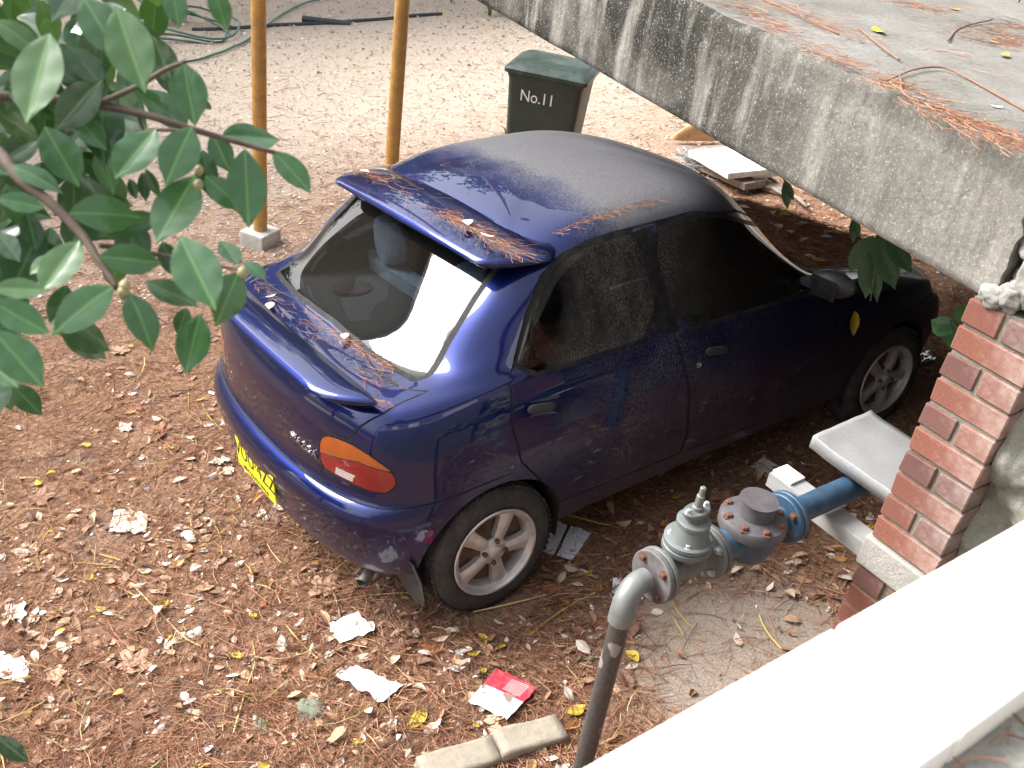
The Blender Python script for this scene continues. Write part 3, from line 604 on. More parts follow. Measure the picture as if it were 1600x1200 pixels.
region('panel_gap', ['panel_gap'], M_gap, body)
lid_o = region('boot_lid', ['boot_lid'], M_paint, car)
bump_o = region('rear_bumper', ['rear_bumper'], M_paint, car); region('front_bumper', ['front_bumper'], M_paint, car)
seal = region('window_seal', ['window_seal'], M_seal, car)
region('rear_window', ['rear_window'], M_rgl, car); region('windscreen', ['windscreen'], M_wgl, car)
doors = {}
for sx in (1, -1):
    for nm, wn in (('rear_door', 'rear_side_window'), ('front_door', 'front_side_window')):
        dd = region(nm, [nm], M_paint, car, sx); region('door_window', [wn], M_sgl, dd, sx); doors[nm, sx] = dd
    tl = region('tail_lamp', ['red_lens'], M_red, car, sx)
    region('amber_lens', ['amber_lens'], M_amb, tl, sx); region('reversing_lens', ['reversing_lens'], M_rev, tl, sx)
# cabin lining just inside the shell
region('cabin_lining', ['body', 'rear_door', 'front_door', 'boot_lid', 'panel_gap'], M_trim, car, ofs=-.03, flip=True)
# door handles, quarter shut details
def handle(qs, parent):
    P0, n_ = ccast(qs[0]); P1, _ = ccast(qs[1]); ax = (P1-P0).normalized(); up_ = n_.cross(ax).normalized(); up_ = up_ if up_.z > 0 else -up_
    L = (P1-P0).length; mb = MB(); rows = []
    for i in range(13):                                          # recessed cup
        t = i/12; rr = []
        for j in range(9):
            s_ = j/8; e = (1-(2*t-1)**4)*(1-(2*s_-1)**4)
            rr.append(P0 + ax*(L*t) + up_*((s_-.5)*.052) + n_*(.0015 + .001*(1-e)))
        rows.append(rr)
    mb.grid(rows)
    h = mb.build('handle_cup', M_paint, parent, smooth=True, local=True)
    mb = MB(); rows = []
    for i in range(15):                                          # flap: rounded long block standing proud of the cup
        t = i/14; w_ = (1-abs(2*t-1)**6); rr = []
        for j in range(12):
            a = 2*math.pi*j/12; ca, sa = math.cos(a), math.sin(a)
            rr.append(P0 + ax*(L*(.03+.80*t)) + up_*(.004+.019*w_*math.copysign(abs(ca)**.5, ca)) + n_*(.006+.009*w_*math.copysign(abs(sa)**.6, sa)))
        rows.append(rr)
    mb.grid(rows, closed=True); mb.build('door_handle', M_hand, parent, smooth=True, local=True)
handle([(820,642), (878,633)], doors['rear_door', 1]); handle([(1098,551), (1144,546)], doors['front_door', 1])
P, n_ = ccast((1092,570)); mb = MB(); mb.lathe([(0, .012), (.004, .012), (.005, .009), (.003, .004)], P, n_, 14); mb.build('key_lock', M_chrome, doors['front_door', 1], True, 30, local=True)
# door mirror
P, n_ = ccast((1262,452)); mb = MB(); rows = []
for i in range(9):
    t = i/8; w_ = math.sin(math.pi*min(max(t*.9+.08, 0), 1))**.5; rr = []
    for j in range(14):
        a = 2*math.pi*j/14; rr.append(P + Vector((.02+.19*t, .04*t+.05*w_*math.cos(a), .06+.062*w_*math.sin(a))))
    rows.append(rr)
mb.grid(rows, closed=True); mb.add(rows[-1], [tuple(range(14))]); mb.box(P+Vector((.02, 0, .04)), (.09, .06, .03)); mir = mb.build('door_mirror', M_black, car, True, 50, local=True)
mb = MB(); mb.add([P+Vector((.05+.13*a, -.052, .015+.09*b)) for a, b in ((0,0),(1,0),(1,1),(0,1))], [(0,1,2,3)]); mb.build('mirror_glass', M_seal, mir, local=True)
# ---- boot spoiler: crescent wing standing on the lid
def sweep(secs, name, mat, parent, caps=True):
    mb = MB(); mb.grid(secs, closed=True)
    if caps: mb.add(secs[0], [tuple(range(len(secs[0])))]); mb.add(secs[-1], [tuple(range(len(secs[0])-1, -1, -1))])
    return mb.build(name, mat, parent, True, 60, local=True, recalc=True)
def gpt(q, h):
    d_ = CTI @ ray(q); return CAMG + d_*((h-CAMG.z)/d_.z)
fe = [gpt(q, 1.045) for q in ((397,434),(445,502),(510,562),(580,614))]; re_ = [gpt(q, 1.03) for q in ((371,500),(420,555),(470,595),(520,622),(557,631),(585,630))]
print('boot spoiler front', [tuple(round(v, 3) for v in p) for p in fe], 'rear', [tuple(round(v, 3) for v in p) for p in re_])
XE = .545
def wing_secs(xe, yr, yf, z0, z1, zb, n=29, rise=0.0):
    """closed sections along x, closing to a rounded tip at both ends; edges are functions of |x|/xe"""
    secs = []
    for i in range(n):
        u_ = math.sin(math.pi*(i/(n-1)-.5)); x = xe*u_; a = abs(u_); k = 1 if a < .88 else max(math.sqrt(max(0, 1-((a-.88)/.12)**2)), .03)
        r1, f1 = yr(a), yf(a); pts = [(r1, z0(a)), (r1+.005, z0(a)+.012), (r1+.025, z1(a)), ((r1+f1)/2, z1(a)+.004+.55*rise*(1-a*a)), (f1-.012, z1(a)-.002+rise*(1-a*a)), (f1, z1(a)-.012+rise*(1-a*a)), (f1-.004, zb(a)+.004), (f1-.03, zb(a)), (r1+.04, zb(a)), (r1+.012, z0(a)-.012)]
        cy_ = sum(p[0] for p in pts)/10; cz_ = sum(p[1] for p in pts)/10
        secs.append([(x, cy_+(p[0]-cy_)*k, cz_+(p[1]-cz_)*k) for p in pts])
    return secs
sp_o = sweep(wing_secs(.665, lambda a: -.556+.02*a*a+.13*max(0, (a-.65)/.35)**2, lambda a: -.392+.015*a*a, lambda a: 1.0-.006*a**3, lambda a: 1.02-.008*a**3, lambda a: .988-.006*a**3), 'boot_spoiler', M_paint, car)
for x in (-.40, -.14, .14, .40):
    mb = MB(); mb.box((x, -.455+.05*x*x, .978), (.09, .07, .05)); mb.build('spoiler_foot', M_paint, sp_o, local=True, bevel=.01)
# ---- roof spoiler over the rear window
rs = sweep(wing_secs(.655, lambda a: .068+.035*a*a+.17*max(0, (a-.82)/.18)**2, lambda a: .41, lambda a: 1.366-.024*a*a, lambda a: 1.388-.028*a*a, lambda a: 1.352-.026*a*a, n=37, rise=.024), 'roof_spoiler', M_paint, car)
# ---- wheels
def wheel(x, y, sx, steer=0):
    loc = Vector((x, y, .28)); ax = Vector((sx*math.cos(steer), -math.sin(steer)*sx, 0)); mb = MB()
    mb.lathe([(-.17, .05), (-.17, .15), (-.05, .15), (-.045, .10), (-.03, .06), (-.02, .06)], loc, ax, 28); wo_ = mb.build('wheel', M_rust, car, True, 40, local=True)
    mb = MB(); mb.lathe([(-.175, .17), (-.185, .20), (-.18, .25), (-.165, .274), (-.14, .280), (-.05, .280), (-.025, .275), (-.008, .26), (.004, .232), (.004, .205), (-.004, .188), (-.02, .176), (-.17, .17)], loc, ax, 56, False)
    t_ = ax.orthogonal().normalized(); b_ = ax.cross(t_)
    for k in range(64):
        a = 2*math.pi*k/64; dr = t_*math.cos(a)+b_*math.sin(a); tg = ax.cross(dr)
        for off, sk in ((-.145, .3), (-.105, -.2), (-.065, .2), (-.03, -.3)):
            mb.box(loc+ax*off+dr*(.279 if off < -.04 else .275), (.034, .019, .006), Matrix((ax, tg, dr)).transposed() @ Matrix.Rotation(sk, 3, 'Z'))
    mb.build('tyre', M_tyre, wo_, True, 35, local=True)
    mb = MB(); mb.lathe([(-.17, .172), (-.03, .170), (-.012, .180), (.004, .190), (.008, .186), (.006, .178), (-.006, .170), (-.012, .160), (-.035, .154), (-.15, .15)], loc, ax, 56, False); rim = mb.build('rim', M_alloy, wo_, True, 40, local=True)
    mb = MB(); mb.lathe([(-.03, .06), (-.012, .058), (-.006, .05), (-.004, .03)], loc, ax, 30)
    for k in range(5):                                           # five tapering spokes, each with a raised centre
        a = math.radians(72*k+20); dr = t_*math.cos(a)+b_*math.sin(a); tg = ax.cross(dr); rows = []
        for i in range(9):
            t = i/8; r_ = .035+.135*t; w_ = .024+.014*t**2 if t < .8 else .024+.014*t**2+.14*(t-.8)**1.6; hgt = -.010-.006*t+.012*math.sin(math.pi*t)*.4
            rows.append([loc+dr*r_+tg*(w_*s_)+ax*(hgt+dz) for s_, dz in ((-1, -.028), (-1, -.004), (-.55, .002), (0, .005), (.55, .002), (1, -.004), (1, -.028))])
        mb.grid(rows)
    mb.build('spokes', M_alloy, wo_, True, 35, local=True)
    mb = MB(); mb.lathe([(-.01, .028), (.004, .027), (.007, .022), (.007, .001)], loc, ax, 24); mb.build('hub_cap', M_alloy, wo_, True, 35, local=True)
    for k in range(4):
        a = math.radians(90*k+35); dr = t_*math.cos(a)+b_*math.sin(a); mb = MB(); mb.lathe([(-.012, .010), (.006, .010), (.009, .006)], loc+dr*.048, ax, 6); mb.build('lug_nut', M_rust, wo_, False, local=True)
for y in (0, 2.39):
    for sx in (1, -1): wheel(.805*sx, y, sx, .06 if y > 1 else 0)
# wheel housings and arch lips
for y, rr in ((0, .325), (2.39, .32)):
    for sx in (1, -1):
        mb = MB(); rows = []; tops = []
        for i in range(33):
            a = math.pi*(-.08+1.16*i/32); yy, zz = y+rr*math.cos(a), .28+rr*math.sin(a); h = bvh.ray_cast(Vector((sx*2, yy, max(zz, .30))), Vector((-sx, 0, 0)))
            xo = abs(h[0].x) if h[0] is not None else .79
            rows.append([(sx*(xo-.001), yy, zz), (sx*(xo-.03), y+(rr-.004)*math.cos(a), .28+(rr-.004)*math.sin(a)), (sx*.50, y+(rr+.01)*math.cos(a), .28+(rr+.01)*math.sin(a)), (sx*.48, y+.02*math.cos(a), .28+.02*math.sin(a))])
        mb.grid(rows); mb.build('wheel_housing', M_under, car, True, 50, local=True)
# mudflap, exhaust, underbody
mb = MB(); fl = []
for x, dz in ((.60, 0), (.645, -.02), (.71, -.03), (.785, -.02), (.80, .02)):
    fl.append([(x, -.335-.02, .36+.02), (x, -.325, .28), (x, -.315, .17+dz)])
mb.grid(fl); mb.grid([[(p[0], p[1]+.006, p[2]) for p in r_] for r_ in fl]); mb.build('mudflap', M_black, car, True, local=True)
mb = MB(); pth = [(.44, .1, .25), (.50, -.25, .25), (.57, -.40, .245), (.615, -.475, .225)]; mb.tube(pth, .022, 16, False); mb.tube([tuple(p) for p in pth[2:]], .019, 16, False); mb.build('exhaust_pipe', M_exh, car, True, local=True)
mb = MB(); pl_ = [r_ for r_ in ROWS[0]]; ring = [(x*.97, y*.98, .245) for x, y, z in pl_] + [(-x*.97, y*.98, .245) for x, y, z in pl_[1:-1][::-1]]; mb.add(ring, [tuple(range(len(ring)))]); mb.build('underbody', M_under, car, local=True)
# ---- cabin seen through the rear window
mb = MB(); sh = []
for i in range(13):
    x = -.60+1.2*i/12; sh.append([(x, -.20+.07*(x/.6)**2, .955), (x, -.02, .965), (x, .16, .965), (x, .20, .95), (x, .20, .80)])
mb.grid(sh); shelf = mb.build('parcel_shelf', M_trim, car, True, 40, local=True)
M_spk = simple('speaker_grille', (.035, .032, .034), .8, var=.3, sc=200, dirt=(.25, .03, .03), dirt_amt=.6, dirt_sc=5)
for x in (-.30, .30):
    mb = MB(); mb.lathe([(0, .088), (.014, .085), (.022, .06), (.024, .001)], (x, .02, .962), (0, .1, 1), 28); o_ = mb.build('shelf_speaker', M_spk, shelf, True, 40, local=True)
def seat(x0, x1, y, zb, zt, lean, nm, hr=()):
    mb = MB(); rows = []
    for i in range(9):
        t = i/8; z = zb+(zt-zb)*t; yy = y-lean*t; k = 1-.10*max(0, t-.6)/.4; xm = (x0+x1)/2; hw = (x1-x0)/2*k; d_ = .07*(1-.4*t)
        rows.append([(xm-hw, yy, z), (xm-hw*.85, yy+d_, z), (xm, yy+d_*.8, z), (xm+hw*.85, yy+d_, z), (xm+hw, yy, z), (xm+hw*.85, yy-d_, z), (xm, yy-d_, z), (xm-hw*.85, yy-d_, z)])
    mb.grid(rows, closed=True); mb.add(rows[-1], [tuple(range(8))])
    for hx in hr:
        hrw = []
        for i in range(7):
            t = i/6; z = zt+.02+.19*t; w_ = .125*(1-(2*t-1)**4*.5)
            hrw.append([(hx+w_*math.cos(a)*1.0, y-lean-.0+.05*math.sin(a), z) for a in [2*math.pi*k/12 for k in range(12)]])
        mb.grid(hrw, closed=True); mb.add(hrw[-1], [tuple(range(12))])
    return mb.build(nm, M_seat, car, True, 60, local=True)
seat(-.60, .60, .33, .45, 1.02, .10, 'rear_seat', (-.32, .32))
seat(-.58, -.10, 1.15, .45, 1.05, .14, 'front_seat', (-.34,)); seat(.10, .58, 1.15, .45, 1.05, .14, 'front_seat', (.34,))
mb = MB(); mb.box((0, 1.72, .80), (1.2, .30, .22)); mb.box((0, .75, .42), (1.1, .6, .14)); mb.build('dashboard', M_trim, car, local=True, bevel=.03)
# ---- number plate, badge
Pp = gpt((0, 0), 0)
pl_x, pl_y, pl_z = 0.0, -.607, .445
mb = MB(); mb.box((0, pl_y, pl_z), (.372, .006, .134)); plate = mb.build('number_plate', M_pl, car, local=True, bevel=.002)
Rp = Matrix.Rotation(math.radians(90), 4, 'X')
for t_, sz, dz, sx_ in (('VUU·4ZZ', .098, .016, .98), ('NEW SOUTH WALES', .026, -.050, 1.05)):
    me = text_mesh(t_, sz, .0006, sx_); me.materials.append(M_plk); o_ = bpy.data.objects.new('plate_lettering', me); COL.objects.link(o_); o_.parent = plate
    o_.matrix_local = Matrix.Translation((0, pl_y-.0038, pl_z+dz)) @ Rp
P0, n_ = ccast((461,684), .003); P1, _ = ccast((489,707), .003); ax = (P1-P0).normalized(); n2 = (n_-ax*n_.dot(ax)).normalized(); up_ = n2.cross(ax)
me = text_mesh('MAZDA', .042, .002, 1.2); me.materials.append(M_chrome); o_ = bpy.data.objects.new('badge_lettering', me); COL.objects.link(o_); o_.parent = lid_o
o_.matrix_local = Matrix.Translation((P0+P1)/2) @ Matrix((ax, up_, n2)).transposed().to_4x4()
# ================================================================== WATER METER SET
M_galv = simple('weathered_galvanised_steel', (.17, .18, .178), .45, .25, var=.18, sc=25, dirt=(.20, .20, .19), dirt_amt=.6, dirt_sc=12)
M_verd = simple('pale_green_painted_iron', (.125, .142, .14), .55, .1, var=.2, sc=18, dirt=(.10, .10, .09), dirt_amt=.75, dirt_sc=11)
M_iron = simple('grey_brown_cast_iron', (.11, .10, .10), .7, .1, var=.3, sc=30, dirt=(.22, .23, .23), dirt_amt=.55, dirt_sc=16)
M_blue = simple('blue_enamel', (.022, .062, .115), .5, 0, var=.2, sc=14, dirt=(.12, .15, .19), dirt_amt=.4, dirt_sc=22)
M_meter = simple('dark_purple_grey_enamel', (.065, .060, .066), .55, 0, var=.2, sc=20, dirt=(.15, .14, .14), dirt_amt=.4, dirt_sc=18)
M_bolt = simple('rusty_bolt', (.13, .06, .042), .8, .2, var=.4, sc=60); M_bolt2 = simple('zinc_bolt', (.42, .44, .44), .45, .5, var=.2, sc=50)
def blackpipe():
    m, nt, b = new_mat('black_pipe_with_paint_flakes'); co = obj_co(nt); n = noise(nt, 16, 3, .5, mapped(nt, co, (1, 1, .55))); n2 = noise(nt, 90, 4, .6, co)
    c = mixc(nt, ramp(nt, n.outputs[0], [(.625, 0), (.64, 1)]).outputs[0], ramp(nt, n2.outputs[0], [(.3, (.035, .033, .033)), (.7, (.075, .07, .068))]).outputs[0], (.24, .22, .22))
    lk(nt, c, b.inputs['Base Color']); b.inputs['Roughness'].default_value = .5; return m
M_bpipe = blackpipe()
AX, AZ = 1.597, 1.0
wm = thing('water_meter_set', 'water meter with gate valve and blue pipe on a black riser', 'water meter', (AX, -.235, gh(AX, -.235)))
R0 = Vector((AX+.022, -.245, 0)); YV = Vector((0, 1, 0))
mb = MB(); mb.cyl((R0.x, R0.y, gh(R0.x, R0.y)-.15), (R0.x, R0.y, .905), .030, n=24); mb.build('riser_pipe', M_bpipe, wm, True, 40)
bend = [Vector((R0.x, R0.y, .90))]
for i in range(9):
    a = math.pi/2*i/8; bend.append(Vector((R0.x+(AX-R0.x)*i/8, R0.y+.062*(1-math.cos(a)), .938+.062*math.sin(a))))
bend.append(Vector((AX, -.155, AZ)))
mb = MB(); mb.tube(bend, [.038, .038]+[.0355]*8+[.035], 24, True); el = mb.build('elbow', M_galv, wm, True, 40)
mb = MB(); mb.lathe([(0, .0395), (.004, .041), (.018, .041), (.022, .0395)], (R0.x, R0.y, .895), (0, 0, 1), 24); mb.build('elbow_collar', M_galv, el, True, 40)
mb = MB(); mb.lathe([(0, .040), (.003, .0435), (.02, .0435), (.024, .040)], (AX, -.172, AZ), YV, 6); mb.build('hex_nut', M_galv, el)
mb = MB(); mb.lathe([(0, .038), (.016, .0375)], (AX, -.15, AZ), YV, 20); mb.build('nipple', M_galv, el, True, 40)
bolt_me = {}
def bolt(parent, p, ax, r=.0105, h=.011, mat=None):
    mat = mat or M_bolt; key = (mat.name, round(r, 4))
    if key not in bolt_me:
        mb = MB(); mb.lathe([(-.004, r*1.55), (.001, r*1.55), (.0012, r), (h*.8, r), (h, r*.8)], (0, 0, 0), (0, 0, 1), 6); bolt_me[key] = mb.mesh('bolt', mat)
    o = bpy.data.objects.new('bolt', bolt_me[key]); COL.objects.link(o); o.parent = parent
    o.matrix_local = Matrix.Translation(Vector(p)-wm.location) @ Vector(ax).to_track_quat('Z', 'Y').to_matrix().to_4x4()
def flange(y, th, r, mat, nb=4, a0=45, face=-1, bm_=None, name='flange', br=None):
    mb = MB(); mb.lathe([(0, r*.5), (0, r-.003), (.003, r), (th-.003, r), (th, r-.003), (th, r*.5)], (AX, y, AZ), YV, 40); f_ = mb.build(name, mat, wm, True, 35)
    for k in range(nb):
        a = math.radians(a0+360*k/nb); rr = (br or r*.74); p = (AX+rr*math.cos(a), y if face < 0 else y+th, AZ+rr*math.sin(a)); bolt(f_, p, (0, face, 0), .0105, .012, bm_)
    return f_
flange(-.135, .020, .082, M_iron, 4, 45, -1); flange(-.113, .016, .083, M_verd, 0)
mb = MB(); mb.lathe([(0, .055), (.02, .043), (.045, .040), (.07, .052), (.10, .055), (.13, .048), (.16, .041), (.18, .05), (.19, .06)], (AX, -.10, AZ), YV, 28); vb = mb.build('valve_body', M_iron, wm, True, 50)
VY = -.012
def disc(c, prof, mat, name, parent, sx=1.0, n=32):
    mb = MB(); mb.lathe(prof, c, (0, 0, 1), n)
    mb.v = [(c[0]+(p[0]-c[0])*sx, p[1], p[2]) for p in mb.v]; return mb.build(name, mat, parent, True, 35)
mb = MB(); mb.lathe([(0, .04), (.05, .046), (.075, .055)], (AX, VY, AZ), (0, 0, 1), 28); mb.build('valve_neck', M_verd, wm, True, 50)
b1 = disc((AX, VY, AZ+.066), [(0, .074), (.003, .078), (.018, .078), (.021, .075)], M_verd, 'bonnet_flange', wm, .92); b2 = disc((AX, VY, AZ+.089), [(0, .074), (.003, .077), (.016, .077), (.019, .072)], M_verd, 'bonnet_flange', wm, .92)
for k in range(4): a = math.radians(45+90*k); bolt(b2, (AX+.055*math.cos(a)*.92, VY+.058*math.sin(a), AZ+.108), (0, 0, 1), .0085, .010, M_bolt2)
disc((AX, VY, AZ+.106), [(0, .062), (.012, .056), (.03, .05), (.045, .046), (.05, .05), (.062, .05), (.066, .044)], M_verd, 'bonnet', wm)
gp = disc((AX, VY, AZ+.172), [(0, .03), (0, .030), (.022, .028)], M_iron, 'gland', wm); gp2 = disc((AX, VY, AZ+.194), [(0, .046), (.003, .048), (.011, .048), (.014, .045)], M_verd, 'gland_plate', wm, .62)
for s_ in (-1, 1): bolt(gp2, (AX, VY+.036*s_, AZ+.208), (0, 0, 1), .008, .012, M_bolt2)
mb = MB(); mb.lathe([(0, .017), (.012, .016), (.014, .0125), (.05, .012), (.052, .0085), (.078, .0085), (.08, .006)], (AX, VY, AZ+.207), (0, 0, 1), 16); mb.build('valve_stem', M_galv, wm, True, 35)
flange(.086, .015, .082, M_verd, 4, 45, -1, M_bolt2); flange(.103, .018, .083, M_meter, 0)
mb = MB(); mb.lathe([(0, .05), (.02, .043), (.06, .045), (.10, .06), (.20, .06), (.25, .045), (.30, .043), (.32, .05)], (AX, .12, AZ), YV, 28); mb.build('meter_body', M_blue, wm, True, 50)
MY = .278
disc((AX, MY, AZ-.075), [(0, .05), (.012, .075), (.05, .088), (.11, .092)], M_blue, 'meter_bowl', wm)
d1 = disc((AX, MY, AZ+.030), [(0, .100), (.004, .106), (.03, .106), (.04, .099), (.044, .085), (.05, .062)], M_meter, 'meter_flange', wm, n=44)
for k in range(8): a = math.radians(22+45*k); bolt(d1, (AX+.086*math.cos(a), MY+.086*math.sin(a), AZ+.072), (0, 0, 1), .0115, .013)
cp = disc((AX, MY, AZ+.075), [(0, .058), (.005, .056), (.055, .055), (.06, .06)], M_meter, 'meter_register', wm, n=36)
disc((AX, MY, AZ+.135), [(0, .060), (.003, .063), (.012, .063), (.016, .059), (.017, .001)], M_meter, 'register_lid', cp, n=36)
M_chip = simple('white_plastic_chip', (.78, .77, .72), .6)
for k, (a, r_) in enumerate(((190, .078), (205, .072), (222, .080))):
    a = math.radians(a); mb = MB(); mb.lathe([(0, .009), (.004, .0075)], (AX+r_*math.cos(a), MY+r_*math.sin(a), AZ+.075), (0, 0, 1), 7); mb.build('white_chip', M_chip, d1, True, 40)
flange(.425, .018, .083, M_blue, 4, 45, -1); flange(.446, .018, .086, M_blue, 0)
mb = MB(); mb.lathe([(0, .055), (.02, .0425), (.62, .0425), (.622, .05), (.70, .05)], (AX, .46, AZ), YV, 32); mb.build('blue_pipe', M_blue, wm, True, 40)
mb = MB(); mb.tube([(AX, 1.15, AZ), (AX, 1.21, AZ-.012), (AX, 1.235, AZ-.06), (AX, 1.24, AZ-.14), (AX, 1.24, gh(AX, 1.24)-.1)], .043, 20); mb.build('down_pipe', M_blue, wm, True, 40)
# steel bracket under the pipe and the sheet-metal cover beside the pier
M_zinc = simple('dull_zinc_sheet', (.27, .275, .28), .5, .15, var=.10, sc=90, dirt=(.30, .29, .27), dirt_amt=.35, dirt_sc=30); M_wsteel = simple('grey_white_steel', (.30, .305, .305), .55, .1, var=.12, sc=30, dirt=(.33, .32, .30), dirt_amt=.45, dirt_sc=14)
br = thing('steel_bracket', 'pale grey steel channel running from the pier under the blue pipe', 'bracket', (1.58, .70, .9))
mb = MB(); mb.box((1.575, .705, .934), (.43, .085, .006)); mb.box((1.575, .6655, .906), (.43, .006, .049)); mb.build('channel', M_wsteel, br)
mb = MB(); mb.box((1.405, .71, .9435), (.085, .075, .011)); mb.build('packing_block', M_white, br, bevel=.003)
sh_ = thing('sheet_metal_cover', 'bent pale grey metal sheet sticking out beside the brick pier', 'metal sheet', (1.6, .9, 1.1))
mb = MB(); rows = []
for i in range(21):
    u = i/20; row = []
    for j in range(15):
        v = j/14; x = 1.395+.385*u+.03*(1-v)*(1-u); y = .745+.365*v; zc = 1.105 + .008*max(0, (.22-u)/.22)**1.5 + .012*u*(1-u) - .02*v + .006*mnoise.noise(Vector((u*4, v*4, 3)))
        row.append((x, y, zc))
    rows.append([(row[0][0], row[0][1]-.002, row[0][2]-.045), (row[0][0], row[0][1]-.002, row[0][2]-.004)] + row)
mb.grid(rows); o_ = mb.build('bent_sheet', M_zinc, sh_, True, 45); so = o_.modifiers.new('thickness', 'SOLIDIFY'); so.thickness = .003
mb = MB(); mb.box((1.775, .92, 1.10), (.012, .30, .03)); mb.build('fixing_batten', M_zinc, sh_)

# ================================================================== WHEELIE BIN
pa, pb = on_ground((787, 104), 1.05), on_ground((921, 107), 1.05)
bx = Vector((pb.x-pa.x, pb.y-pa.y, 0)).normalized(); bn = Vector((bx.y, -bx.x, 0)); bx = bx*math.cos(.22)+bn*math.sin(.22); by = Vector((-bx.y, bx.x, 0)); wl = .67; pb = pa+bx*wl
lidm = (pa+pb)/2; base = Vector((lidm.x, lidm.y, 0)) + by*.29; base.z = gh(base.x, base.y)
hb = lidm.z-base.z
M_bin = simple('dark_green_plastic', (.028, .045, .035), .5, var=.15, sc=8, dirt=(.10, .10, .085), dirt_amt=.25, dirt_sc=5); M_lid = simple('green_plastic_lid', (.022, .042, .032), .38, var=.12, sc=8, dirt=(.2, .2, .18), dirt_amt=.25)
bin_ = thing('wheelie_bin', 'dark green wheelie bin numbered in white standing behind the car', 'bin', base, R=Matrix((bx, by, Vector((0, 0, 1)))).transposed())
def rr4(w_, d_, z_, r=.05, n=5, oy=0):
    out = []
    for sx, sy, a0 in ((1, 1, 0), (-1, 1, 90), (-1, -1, 180), (1, -1, 270)):
        for k in range(n+1):
            a = math.radians(a0+90*k/n); out.append((sx*(w_/2-r)+r*math.cos(a), oy+sy*(d_/2-r)+r*math.sin(a), z_))
    return out
bw_ = wl*.93
mb = MB(); mb.grid([rr4(bw_*.80, .42, .05, oy=.02), rr4(bw_*.84, .45, .30, oy=.01), rr4(bw_*.96, .53, hb-.09), rr4(bw_, .55, hb-.05), rr4(bw_, .55, hb-.01)], closed=True); mb.add(rr4(bw_*.80, .42, .05, oy=.02), [tuple(range(23, -1, -1))]); mb.build('bin_body', M_bin, bin_, True, 40, local=True)
mb = MB(); mb.grid([rr4(wl, .58, hb-.035, .04), rr4(wl, .58, hb-.005, .04), rr4(wl*.94, .54, hb+.012, .05), rr4(wl*.88, .49, hb+.02, .06, oy=.01), rr4(wl*.86, .47, hb+.022, .06, oy=.01), rr4(wl*.82, .42, hb+.036, .07, oy=.04), rr4(wl*.45, .2, hb+.040, .07, oy=.08)], closed=True); mb.add(rr4(wl*.45, .2, hb+.040, .07, oy=.08), [tuple(range(24))]); lid_b_ = mb.build('bin_lid', M_lid, bin_, True, 40, local=True)
for k in (-.3, -.15, 0, .15, .3):
    mb = MB(); mb.box((k*wl, .0, hb+.026), (.022, .38, .02)); mb.build('lid_rib', M_lid, lid_b_, local=True, bevel=.006)
for s_ in (-1, 1):
    mb = MB(); mb.lathe([(-.03, .06), (-.03, .10), (-.02, .105), (.02, .105), (.03, .10), (.03, .06)], (s_*bw_*.44, .20, .105), (1, 0, 0), 24); mb.build('bin_wheel', M_tyre, bin_, True, 40, local=True)
mb = MB(); mb.tube([(-bw_*.38, .29, hb-.06), (-bw_*.36, .335, hb-.03), (bw_*.36, .335, hb-.03), (bw_*.38, .29, hb-.06)], .016, 10); mb.build('bin_handle', M_bin, bin_, True, 40, local=True)
me = text_mesh('No.11', .13, .001, .85); M_wp = simple('white_paint', (.8, .8, .78), .6, var=.08); me.materials.append(M_wp); o_ = bpy.data.objects.new('bin_number', me); COL.objects.link(o_); o_.parent = bin_
sl_ = math.atan2(.045, .55); o_.matrix_local = Matrix.Translation((-bw_*.07, -.262, hb-.20)) @ Matrix.Rotation(math.radians(90)+sl_, 4, 'X')

# ================================================================== POSTS
M_ochre = simple('ochre_painted_steel', (.46, .25, .065), .42, var=.10, sc=5, dirt=(.20, .10, .05), dirt_amt=.7, dirt_sc=16)
def post(p, r, h, label, blk):
    t_ = thing('steel_post', label, 'post', (p.x, p.y, gh(p.x, p.y)), 'ochre posts in the gravel yard'); z0 = t_.location.z
    mb = MB(); mb.cyl((p.x, p.y, z0+.02), (p.x, p.y, z0+h), r, n=24, caps=True); mb.build('post_tube', M_ochre, t_, True, 40)
    mb = MB(); mb.box((p.x, p.y, z0+.04), blk, Matrix.Rotation(.5, 3, 'Z'))
    o_ = mb.build('concrete_footing', M_footing, t_, bevel=.012); return t_
M_footing = concrete('pale_footing_concrete', (.58, .56, .52), .3, False, 3, .3)
p1 = on_ground((407, 372), .06); post(p1, .049, 4.6, 'ochre steel post on a pale concrete footing block left of the car roof', (.20, .22, .15))
p2_ = on_ground((606, 352)); post(p2_, .050, 4.6, 'ochre steel post rising behind the roof spoiler between footing post and bin', (.20, .22, .15))
p3_ = on_ground((255, 36)); post(p3_, .085, 4.6, 'far ochre steel post beside the coiled green hose', (.5, .5, .22))
# hose, drip line
M_hose = simple('green_hose', (.03, .13, .095), .45, var=.2); M_drip = simple('black_poly_pipe', (.03, .035, .045), .5)
def gpath(qs, h, n=6):
    pts = [on_ground(q) for q in qs]; out = crom([tuple(p) for p in pts], n, False); return [(p[0], p[1], gh(p[0], p[1])+h) for p in out]
hs_ = thing('garden_hose', 'green garden hose lying in loose coils on the pale gravel', 'hose', on_ground((300, 50)))
hp = gpath([(540, -6), (480, 6), (436, 26), (420, 40), (398, 60), (350, 82), (300, 98), (240, 106), (190, 108), (170, 100)], .03)
mb = MB(); mb.tube(hp, .016, 8); mb.build('hose_run', M_hose, hs_, True)
cc = on_ground((290, 52)); cpn = []
for k in range(90):
    a = k/90*2*math.pi*3.3; cpn.append((cc.x+(1.5+.35*math.sin(k*.7))*math.cos(a)*.55, cc.y+(1.0+.25*math.sin(k*.31))*math.sin(a)*.62, gh(cc.x, cc.y)+.035+.0018*k))
